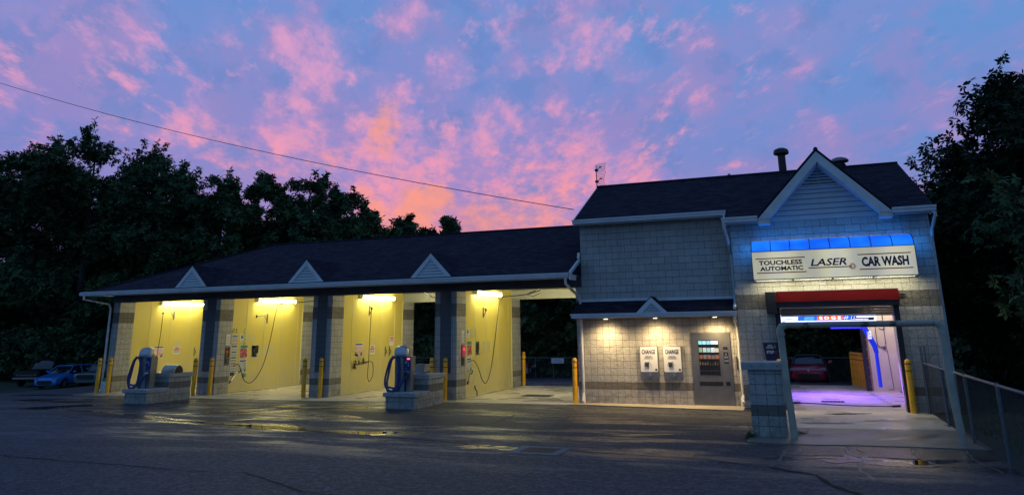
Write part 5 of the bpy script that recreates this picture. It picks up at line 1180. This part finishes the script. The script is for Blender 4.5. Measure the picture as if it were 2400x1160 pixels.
# ------------------------------------------------------------------ cars
def carpaint(name, c, metal=.3):
    return mat(name, c, .28, metal, coat=.8)
M_CGLASS = mat('car_glass', (.01, .012, .015), .05, spec=.8)
M_TYRE = mat('tyre_rubber', (.012, .012, .013), .8)
M_RIM = mat('alloy_rim', (.22, .22, .23), .35, .8)
M_LENS = mat('headlamp_lens', (.35, .37, .4), .1, .3)
M_CHROME = mat('chrome', (.7, .7, .72), .12, 1.0)
def car(label, loc, ang, paint, L, W, st, cab, wheels, wr, zb=.2, roofm=None, group='cars parked round the car wash', hl=(.55, .12, .28, .62), grille=(.5, .30, .55), chrome=False, pick=False):
    """st: (x, bottom, top, halfwidth factor) stations nose to tail, x forward. cab: (x base front, x roof front, x roof rear, x base rear, belt, roof, half belt, half roof)"""
    t = local_thing('parked_car' if not pick else 'pickup_truck', label, 'car' if not pick else 'pickup', group)
    b = MB(); n = len(st); hw = W / 2
    for x, z0, z1, f in st:
        w = hw * f; h = z1 - z0; cr = .03
        half = [(0, z0), (w * .78, z0), (w * .96, z0 + h * .18), (w, z0 + h * .45), (w * .985, z0 + h * .72), (w * .93, z0 + h * .92), (w * .78, z1), (w * .4, z1 + cr * .8), (0, z1 + cr)]
        ring = half + [(-a, z) for a, z in half[-2:0:-1]]
        k = len(ring); b.V += [(x, a, z) for a, z in ring]
    for i in range(n - 1):
        for j in range(k): j2 = (j + 1) % k; b.F.append((i * k + j, i * k + j2, (i + 1) * k + j2, (i + 1) * k + j))
    b.F.append(tuple(range(k))); b.F.append(tuple(reversed(range((n - 1) * k, n * k))))
    o = b.build('body', paint, t, smooth=True)
    cut = MB()
    for wx in wheels:
        for s in (-1, 1): cut.lathe([(wr * 1.17, -.26), (wr * 1.17, .26)], wx, s * hw, wr * 1.0, 24, 'y')
    co = cut.build('cutter', paint, None)
    md = o.modifiers.new('arch', 'BOOLEAN'); md.object = co; md.operation = 'DIFFERENCE'; md.solver = 'EXACT'
    me = bpy.data.meshes.new_from_object(o.evaluated_get(bpy.context.evaluated_depsgraph_get()))
    o.modifiers.clear(); o.data = me; bpy.data.objects.remove(co)
    xa, xc, xd, xb, zbelt, zr, wb, wt = cab
    g_ = MB(); stt = [(xa, zbelt - .02, .9), (xa + (xc - xa) * .5, zbelt + (zr - zbelt) * .56, .97), (xc, zr - .03, 1), ((xc + xd) / 2, zr, 1), (xd, zr - .04, 1), (xd + (xb - xd) * .5, zbelt + (zr - zbelt) * .52, .98), (xb, zbelt - .02, .92)]
    for x, zt, f in stt:
        q = max((zt - zbelt) / (zr - zbelt), 0); w0 = wb * f; w1 = (wb + (wt - wb) * q) * f
        half = [(w0, zbelt - .04), (w1 + .01, zbelt + (zt - zbelt) * .85), (w1 * .86, zt), (w1 * .4, zt + .015)]
        ring = half + [(-a, z) for a, z in half[::-1]]
        g_.V += [(x, a, z) for a, z in ring]
    k = 8
    for i in range(len(stt) - 1):
        for j in range(k): j2 = (j + 1) % k; g_.F.append((i * k + j, i * k + j2, (i + 1) * k + j2, (i + 1) * k + j))
    g_.F.append(tuple(range(k))); g_.F.append(tuple(reversed(range((len(stt) - 1) * k, len(stt) * k))))
    g_.build('windows', M_CGLASS, t, smooth=True)
    r_ = MB(); rr = [(xc + .06, zr - .035), (xc - .1, zr - .002), ((xc + xd) / 2, zr + .012), (xd + .1, zr - .015), (xd - .06, zr - .055)]
    for x, z in rr:
        for a in (-wt * .93, -wt * .5, 0, wt * .5, wt * .93): r_.V.append((x, a, z + .025 * (1 - (a / wt) ** 2) + .012))
    for i in range(4):
        for j in range(4): q = i * 5 + j; r_.F.append((q, q + 1, q + 6, q + 5))
    ro = r_.build('roof', roofm or paint, t, smooth=True); so = ro.modifiers.new('t', 'SOLIDIFY'); so.thickness = .03
    p_ = MB()
    for s in (-1, 1):
        p_.tube([(xa, s * wb * .9, zbelt), (xa + (xc - xa) * .5, s * (wb + wt) / 2 * .97, zbelt + (zr - zbelt) * .55), (xc, s * wt * .95, zr - .01), ((xc + xd) / 2, s * wt * .99, zr + .0), (xd, s * wt * .95, zr - .03), (xb, s * wb * .92, zbelt)], .028, 6)
        p_.tube([((xc + xd) / 2, s * wt, zr), ((xc + xd) / 2 + .02, s * wb, zbelt)], .026, 6)
    p_.build('pillars', roofm or paint, t)
    for wx in wheels:
        for s in (-1, 1):
            y0 = s * (hw - .12)
            w_ = MB().lathe([(wr * .62, -.1), (wr * .95, -.1), (wr, -.06), (wr, .06), (wr * .95, .1), (wr * .62, .1)], wx, y0, wr, 26, 'y').build('wheel', M_TYRE, t, smooth=True)
            rm = MB().lathe([(wr * .6, -.06), (wr * .6, .06)], wx, y0, wr, 20, 'y')
            for q in range(5):
                a = 2 * PI * q / 5; rm.tube([(wx, y0 + s * .085, wr), (wx + wr * .56 * math.cos(a), y0 + s * .085, wr + wr * .56 * math.sin(a))], .035, 5)
            rm.build('rim', M_RIM, w_)
    x0 = st[0][0]; x1 = st[1][0]
    for s in (-1, 1):
        yc, z0h, z1h = hl[0] * hw * 1.0, hl[2], hl[3]
        MB().prism([(x0 - .02, s * hw * hl[0], z0h + (z1h - z0h) * .25), (x0 - .02, s * hw * hl[0], z1h - (z1h - z0h) * .25), (x0 - .14, s * hw * .93, z1h), (x0 - .14, s * hw * .93, z0h + .01)], (.05, 0, 0)).build('headlight', M_LENS, t)
        MB().prism([(xa - .25, s * hw, zbelt + .02), (xa - .25, s * (hw + .18), zbelt + .06), (xa - .25, s * (hw + .18), zbelt + .17), (xa - .25, s * hw, zbelt + .15)], (-.1, 0, 0)).build('door_mirror', paint, t, bevel=.01)
    gw, g0, g1 = grille
    MB().prism([(x0 - .03, -hw * gw, g1), (x0 - .03, hw * gw, g1), (x0 - .03, hw * gw * 1.1, (g0 + g1) / 2), (x0 - .03, hw * gw * .85, g0), (x0 - .03, -hw * gw * .85, g0), (x0 - .03, -hw * gw * 1.1, (g0 + g1) / 2)], (.06, 0, 0)).build('grille', M_BLACK, t)
    if chrome: MB().box(x0 - .02, x0 + .05, -hw * .97, hw * .97, zb + .12, zb + .24).build('front_bumper', M_CHROME, t, bevel=.01); MB().box(x0 + .02, x0 + .04, -hw * gw, hw * gw, (g0 + g1) / 2 - .02, (g0 + g1) / 2 + .02).build('grille_bar', M_CHROME, t)
    t.location = (loc[0], loc[1], gh(loc[0], loc[1]) - .012 if len(loc) < 3 else loc[2]); t.rotation_euler = (0, 0, R(ang))
    return t
def front_at(F, a, L): return (F[0] - L / 2 * math.cos(R(a)), F[1] - L / 2 * math.sin(R(a)), -1.35)
P_BLUE = carpaint('bright_blue_paint', (.016, .20, .62), .2)
t = car('bright blue hatchback parked facing left between a pickup and a silver truck', front_at((-42.4, 15.2), 286, 4.3), 286, P_BLUE, 4.3, 1.82,
    [(2.15, .24, .55, .72), (2.08, .2, .70, .88), (1.8, .2, .80, .97), (1.2, .2, .90, 1), (.75, .2, .96, 1), (-1.2, .2, 1.0, 1), (-1.85, .22, 1.02, .97), (-2.1, .28, .98, .88), (-2.15, .35, .85, .82)],
    (.85, .15, -1.3, -1.95, .98, 1.46, .84, .62), (1.32, -1.32), .33, grille=(.55, .28, .56), hl=(.62, 0, .60, .74))
MB().box(-2.02, -1.75, -.6, .6, 1.44, 1.47).build('roof_spoiler', P_BLUE, t)
t.children[-1].location = (0, 0, 0)
car('silver grey truck with a dark grille parked beside the blue hatchback', front_at((-39.5, 15.9), 286, 5.2), 286, carpaint('silver_paint', (.13, .15, .17), .6), 5.2, 1.9,
    [(2.6, .42, .92, .86), (2.5, .35, 1.02, .96), (2.1, .35, 1.08, 1), (1.2, .35, 1.12, 1), (-.6, .35, 1.16, 1), (-2.3, .4, 1.18, 1), (-2.6, .5, 1.15, .96)],
    (1.15, .55, -1.0, -1.5, 1.15, 1.76, .86, .68), (1.65, -1.6), .39, zb=.35, grille=(.62, .62, .92), hl=(.66, 0, .74, .98), chrome=False, pick=True)
car('old black pickup with a chrome bumper parked at the far left', front_at((-46.0, 16.5), 290, 5.3), 290, mat('black_paint', (.006, .006, .007), .45, spec=.25), 5.3, 1.95,
    [(2.65, .5, 1.0, .95), (2.6, .45, 1.08, .99), (2.0, .45, 1.12, 1), (1.1, .45, 1.14, 1), (-.6, .45, 1.16, 1), (-2.5, .45, 1.18, 1), (-2.65, .5, 1.15, .97)],
    (1.0, .45, -.6, -.95, 1.16, 1.80, .86, .72), (1.75, -1.6), .40, zb=.40, grille=(.62, .66, .98), hl=(.66, 0, .72, .94), chrome=True, pick=True)
RC = car('dark red convertible facing the tunnel from the back lot', (6.5, 16.9), 268, carpaint('dark_red_paint', (.30, .012, .035), .25), 3.9, 1.74,
    [(1.96, .22, .48, .62), (1.92, .17, .60, .80), (1.70, .15, .72, .93), (1.3, .15, .82, 1), (.7, .15, .86, .99), (.0, .15, .86, .98), (-1.2, .16, .88, 1), (-1.75, .2, .86, .94), (-1.95, .3, .74, .82)],
    (.72, .12, -.75, -1.2, .84, 1.22, .74, .54), (1.22, -1.1), .32, roofm=M_BLACK, grille=(.52, .22, .48), hl=(.62, 0, .58, .66))
MB().lathe([(.05, 0), (.05, .012), (.03, .014)], 1.955, 0, .60, 16, 'x').build('emblem', M_CHROME, RC); RC.children[-1].location = (0, 0, 0)
car('dark car with pinkish windows half hidden behind the rightmost open bay', (-9.95, 17.0), 4, carpaint('plum_paint', (.10, .03, .04), .5), 4.5, 1.8,
    [(2.25, .3, .62, .75), (2.15, .22, .80, .9), (1.8, .2, .92, .98), (1.0, .2, .98, 1), (-1.2, .2, 1.02, 1), (-2.0, .25, 1.0, .95), (-2.25, .4, .85, .85)],
    (1.6, .5, -1.2, -1.9, .95, 1.45, .82, .62), (1.45, -1.35), .34)

# ------------------------------------------------------------------ things on the roof, cable
t = thing('antenna', 'roof antenna mast with two curved grid reflectors on the left end of the ridge', 'antenna', (-.12, 3.0, 7.15))
MB().tube([(-.12, 3, 7.1), (-.12, 3, 7.98)], .018, 8).build('mast', M_STEELD, t)
for z, dx in ((7.78, .0), (7.36, -.05)):
    rf_ = MB(); c_ = []
    for i in range(7):
        a = -1 + i / 3; zz = z + a * .19; off = .12 * a * a
        c_.append([(-.08 + dx + .02 + off * .5 + k * .052, 2.9 - off * .6 - k * .02, zz) for k in range(7)])
    for row in c_: rf_.tube(row, .004, 4)
    for k in range(0, 7): rf_.tube([row[k] for row in c_], .003 if 0 < k < 6 else .007, 4)
    ra = rf_.build('reflector', M_STEELD, t)
    MB().tube([(-.12, 2.98, z), (.14, 2.6, z + .02)], .010, 5).box(.1, .18, 2.56, 2.62, z, z + .04).build('feed', M_BLACK, ra)
    MB().box(-.16, -.05, 2.93, 3.03, z - .04, z + .04).build('clamp', M_BLACK, ra)
M_FLUE = mat('sooty_metal', (.045, .042, .04), .5, .6, var=(5, .3))
t = thing('flue_stack', 'tall dark metal flue with a mushroom cap on the ridge', 'flue', (6.28, 3.25, 7.0))
MB().lathe([(.16, 0), (.16, .28)], 6.28, 3.25, 6.95, 20).build('base_collar', M_FLUE, t, smooth=True)
MB().lathe([(.125, .25), (.125, .85)], 6.28, 3.25, 6.95, 20).build('pipe', M_FLUE, t, smooth=True)
MB().lathe([(.14, .84), (.245, .88), (.25, .96), (.22, 1.03), (.12, 1.08), (.01, 1.09)], 6.28, 3.25, 6.95, 24).build('cap', M_FLUE, t, smooth=True)
t = thing('turbine_vent', 'wide low mushroom vent just right of the gable peak', 'roof vent', (8.06, 3.3, 7.0))
MB().lathe([(.16, -.2), (.16, .40)], 8.06, 3.3, 6.98, 20).build('neck', M_FLUE, t, smooth=True)
MB().lathe([(.19, .20), (.19, .22)], 8.06, 3.3, 6.98, 20).lathe([(.19, .30), (.19, .32)], 8.06, 3.3, 6.98, 20).build('louvre_rings', M_FLUE, t, smooth=True)
MB().lathe([(.19, .40), (.28, .42), (.285, .47), (.23, .53), (.12, .57), (.01, .575)], 8.06, 3.3, 6.98, 24).build('cap', M_STEELD, t, smooth=True)
o = MB().lathe([(.05, -.1), (.05, .22)], 4.53, 3.1, 7.05, 12).build('vent_pipe', M_PIPE, loc=(4.53, 3.1, 7.05), smooth=True); setp(o, 'short white vent pipe poking above the middle of the ridge', 'vent pipe')
p0 = Vector((-.08, -.3, 5.86)); p1 = Vector((-38, 0.5, 17.4)); pts = []
for k in range(33):
    f = k / 32; p = p0.lerp(p1, f); p.z -= 2.9 * f * (1 - f) * 1.0; pts.append(p)
o = MB().tube(pts, .013, 5).build('overhead_cable', M_RUB, loc=p0); setp(o, 'thin black cable sagging across the sky to the left corner of the tall roof', 'cable')

# ------------------------------------------------------------------ trees
def leaf_mesh(name, C, size, rng, m, parent=None, loc=(0, 0, 0), k=7, droop=.35, narrow=.42):
    """C: (n,3) cluster centres; every cluster is a star of k pointed leaflets"""
    n = len(C); ax = rng.normal(size=(n, 3)); ax[:, 2] = np.abs(ax[:, 2]) + .5; ax /= np.linalg.norm(ax, axis=1)[:, None]
    ref = rng.normal(size=(n, 3)); e1 = np.cross(ax, ref); e1 /= np.linalg.norm(e1, axis=1)[:, None]; e2 = np.cross(ax, e1)
    th = (np.arange(k) / k * 2 * PI)[None, :] + rng.uniform(0, 6.3, (n, 1)) + rng.normal(0, .15, (n, k))
    d = e1[:, None, :] * np.cos(th)[..., None] + e2[:, None, :] * np.sin(th)[..., None] - ax[:, None, :] * (droop + rng.normal(0, .15, (n, k)))[..., None]
    d /= np.linalg.norm(d, axis=2)[..., None]
    s = np.cross(d, ax[:, None, :] + rng.normal(0, .25, (n, k, 3))); s /= np.linalg.norm(s, axis=2)[..., None] + 1e-9
    L = size * rng.uniform(.7, 1.25, (n, k))[..., None]; c = C[:, None, :]
    v = np.stack([c + d * L * .08, c + d * L * .55 + s * L * narrow * .5, c + d * L, c + d * L * .55 - s * L * narrow * .5], 2).reshape(-1, 3) - np.array(loc)
    nf = n * k; me = bpy.data.meshes.new(name); me.vertices.add(nf * 4); me.vertices.foreach_set('co', v.astype(np.float32).ravel())
    me.loops.add(nf * 4); me.loops.foreach_set('vertex_index', np.arange(nf * 4, dtype=np.int32)); me.polygons.add(nf)
    me.polygons.foreach_set('loop_start', np.arange(nf, dtype=np.int32) * 4); me.update(calc_edges=True); me.materials.append(m)
    o = bpy.data.objects.new(name, me); COL.objects.link(o)
    if parent is not None: o.parent = parent
    else: o.location = loc
    return o
def tree(x, y, H, rad, seed, label, lsize=.30, ncl=2600, zlow=.22, m=None, name='tree', cat='tree', group='trees behind the wash', lean=(0, 0), tufts=60, shape=1.0, z0=None):
    rng = np.random.default_rng(seed); zb = gh(x, y) - .05 if z0 is None else z0
    t = thing(name, label, cat, (x, y, zb), group)
    def up(p): return Vector((x + p[0], y + p[1], zb + p[2]))
    tb = MB(); r0 = .018 * H + .05
    tp = [up((lean[0] * f + .15 * math.sin(f * 5 + seed), lean[1] * f, H * .86 * f)) for f in np.linspace(0, 1, 9)]
    tb.tube(tp, [r0 * (1 - .9 * f) for f in np.linspace(0, 1, 9)], 8)
    tips = []
    nl = 13
    for i in range(nl):
        f = .22 + .70 * i / nl; a = i * 2.4 + rng.uniform(-.4, .4)
        p = tp[0].lerp(tp[-1], f) if False else tp[min(int(f * 8), 7)].lerp(tp[min(int(f * 8) + 1, 8)], f * 8 - int(f * 8))
        q = (f - zlow) / (1 - zlow); env = rad * (math.sin(PI * min(max(.14 + .70 * q, 0), 1)) ** .55) * shape
        ln = env * rng.uniform(.78, 1.05); rise = ln * rng.uniform(.25, .7)
        e = p + Vector((math.cos(a) * ln, math.sin(a) * ln, rise)); mid = p.lerp(e, .5) + Vector((0, 0, -.06 * ln))
        rb_ = r0 * (1 - .9 * f) * .6
        tb.tube([p, mid, e], [rb_, rb_ * .6, .02], 6)
        for j in range(6):
            g0 = .3 + .7 * j / 5; b0 = (p.lerp(mid, g0 * 2) if g0 < .5 else mid.lerp(e, g0 * 2 - 1))
            aa = a + rng.choice([-1, 1]) * rng.uniform(.4, 1.2); l2 = ln * rng.uniform(.22, .42)
            e2 = b0 + Vector((math.cos(aa) * l2, math.sin(aa) * l2, l2 * rng.uniform(-.2, .9)))
            tb.tube([b0, e2], [rb_ * .3 + .01, .01], 4); tips.append((e2, .45 + .35 * rng.random())); tips.append((b0, .5))
        tips.append((e, .6))
    for k in range(5): tips.append((tp[-1] + Vector((rng.normal() * .5, rng.normal() * .5, rng.uniform(-.2, .9))), .6))
    tb.build('trunk', M_BARK, t, smooth=True)
    C = []; w = np.array([s for _, s in tips]); w /= w.sum(); cnt = rng.multinomial(ncl, w)
    for (p, s), c in zip(tips, cnt):
        r = s * rad * .30 + .25; q = rng.normal(size=(c, 3)); q /= np.linalg.norm(q, axis=1)[:, None] + 1e-9
        q *= (rng.random((c, 1)) ** .45) * r; q[:, 2] *= .75
        C.append(np.array(p) + q)
    for k in range(tufts):
        p, s = tips[rng.integers(len(tips))]; p = np.array(p); hgt = rng.uniform(.5, 1.15) * rad * .30 + .3
        nn = 9; f = np.linspace(.3, 1, nn)[:, None]
        C.append(p + f * np.array([rng.normal() * .18, rng.normal() * .18, 1.0]) * hgt + rng.normal(size=(nn, 3)) * .10 * (1.3 - f))
    C = np.concatenate(C); C = C[C[:, 2] > zb + .15]
    leaf_mesh('crown', C, lsize, rng, m or M_LEAF, t, (x, y, zb))
    return t
TL = [ # x, y, height, crown radius
 (-66.5, 24, 23, 5.5, 'tree at the left edge of the picture, cut by the frame'),
 (-56.5, 27, 20.4, 5.0, 'tall tree left of the highest crown'),
 (-51.0, 24, 22.4, 6.4, 'highest broad tree of the left group'),
 (-45.4, 26, 18.6, 4.2, 'tree on the right shoulder of the highest left crown'),
 (-41.5, 24, 18.0, 3.6, 'tree with tufted top right of the big left crown'),
 (-37.2, 25, 17.5, 3.4, 'middle tree of the tufted group behind the wing'),
 (-33.0, 24, 16.4, 3.3, 'fourth tufted tree right of the big crown'),
 (-29.6, 26, 16.6, 3.2, 'slender tree left of the gap before the last big crown'),
 (-26.2, 24, 14.2, 3.0, 'last tall tree of the left group before the open sky'),
 (-23.4, 25, 12.4, 2.6, 'lower tree sloping down to the wing roof'),
 (-20.2, 26, 12.0, 2.2, 'small tree top peeking over the wing roof, left one'),
 (-17.0, 26, 11.6, 2.0, 'small tree top peeking over the wing roof, right one')]
for i, (x, y, H, rd_, lb) in enumerate(TL):
    tree(x, y, H, rd_, 11 + i * 7, lb, lsize=.36, ncl=int(2300 + rd_ * 1150), tufts=110, m=M_LEAF if i % 3 else M_LEAF2, zlow=.12)
for i, (x, y, H, rd_, lb) in enumerate([(-60.5, 33, 17, 5.5, 'rear filling tree between the two leftmost crowns'), (-48, 33, 15.5, 5, 'rear tree in the gap beside the highest left crown'), (-36, 33, 14, 5, 'rear tree behind the tufted group'), (-27.5, 33, 12.5, 4.5, 'rear tree behind the last tall tree')]):
    tree(x, y, H, rd_, 300 + i, lb, lsize=.45, ncl=3600, tufts=20, zlow=.05)
for i, (x, y, H, rd_, lb) in enumerate([(-12.4, 25, 8.6, 3.0, 'dark tree behind the third open bay'), (-9.0, 24.6, 8.4, 3.0, 'dark tree behind the rear fence sign'), (-5.8, 24.6, 8.5, 3.2, 'dark tree right of the rear fence sign'), (-2.0, 25, 8.0, 3.0, 'dark tree behind the tall block building'), (4.2, 24, 8.4, 3.2, 'dark tree left of the red car beyond the tunnel'), (7.6, 25, 8.6, 3.4, 'dark tree behind the red car beyond the tunnel'), (11.4, 24, 9.0, 3.4, 'dark tree right of the red car beyond the fence')]):
    tree(x, y, H, rd_, 500 + i, lb, lsize=.34, ncl=2600, tufts=10, zlow=.02)
RG = 'trees right of the building'
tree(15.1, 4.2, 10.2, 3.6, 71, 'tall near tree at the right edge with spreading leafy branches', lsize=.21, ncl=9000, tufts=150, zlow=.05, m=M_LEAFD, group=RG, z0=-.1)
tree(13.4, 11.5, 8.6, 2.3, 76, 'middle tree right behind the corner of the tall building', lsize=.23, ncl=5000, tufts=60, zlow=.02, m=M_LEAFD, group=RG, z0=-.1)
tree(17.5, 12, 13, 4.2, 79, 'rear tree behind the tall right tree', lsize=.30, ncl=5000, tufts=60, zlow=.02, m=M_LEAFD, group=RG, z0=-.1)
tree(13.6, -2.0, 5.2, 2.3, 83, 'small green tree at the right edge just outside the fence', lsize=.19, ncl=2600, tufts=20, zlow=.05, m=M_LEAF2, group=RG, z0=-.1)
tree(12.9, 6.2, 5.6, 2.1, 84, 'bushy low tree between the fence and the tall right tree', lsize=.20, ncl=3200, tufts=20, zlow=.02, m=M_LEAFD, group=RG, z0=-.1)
tree(6.95, 22.4, 3.0, 1.1, 91, 'small bare-stemmed tree by the rear fence, right of the red car', lsize=.14, ncl=500, tufts=6, zlow=.35, group='trees behind the wash')
# woodland masses
rng = np.random.default_rng(5)
def mass(name, lb, cat, boxes, n, size, m, loc):
    P = []
    tot = sum((b[1] - b[0]) for b in boxes)
    for x0, x1, y0, y1, zt in boxes:
        k = int(n * (x1 - x0) / tot); q = rng.random((k, 3)); X = x0 + (x1 - x0) * q[:, 0]; Y = y0 + (y1 - y0) * q[:, 1]
        top = zt * (.78 + .22 * np.sin(X * .9 + 1.7) * np.sin(X * .37)); P.append(np.stack([X, Y, -1.2 + (top + 1.2) * q[:, 2] ** .8], 1))
    o = leaf_mesh(name, np.concatenate(P), size, rng, m, None, loc, k=5, narrow=.5)
    return setp(o, lb, cat, kind='stuff')
mass('woodland', 'dark mass of woodland undergrowth behind the lots', 'woodland', [(-85, -24, 30, 40, 10.5), (-24, 16, 27, 33, 7.0), (14, 60, 26, 36, 10)], 42000, .75, M_LEAF, (-20, 30, 0))
mass('undergrowth', 'tangle of low dark shrubs at the edges of the lots', 'undergrowth', [(-70, -26, 20.5, 26, 3.4), (-26, 12, 22.8, 24.5, 2.2), (11.6, 22, 8, 20, 4.0)], 16000, .42, M_LEAF, (-20, 22, 0))
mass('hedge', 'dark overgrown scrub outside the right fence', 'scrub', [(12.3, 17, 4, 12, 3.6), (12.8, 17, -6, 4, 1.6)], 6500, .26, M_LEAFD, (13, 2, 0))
o = leaf_mesh('weeds', np.concatenate([np.array([[5.13, -6.15, .04]]) + rng.normal(size=(26, 3)) * [.05, .05, .03], np.array([[6.15, -5.4, .04]]) + rng.normal(size=(10, 3)) * [.05, .03, .02]]), .09, rng, M_LEAF2, None, (5.13, -6.6, 0), narrow=.2)
setp(o, 'small green weeds at the foot of the block pillar', 'weeds', kind='stuff')
gp_ = rng.random((9000, 3)) * [7.5, 26, 1] + [9.5, -16, 0]; gp_[:, 2] = .0
o = leaf_mesh('grass', gp_, .16, rng, M_LEAF2, None, (12, -3, 0), k=4, droop=-1.2, narrow=.12); setp(o, 'rough grass outside the right fence', 'grass', kind='stuff')
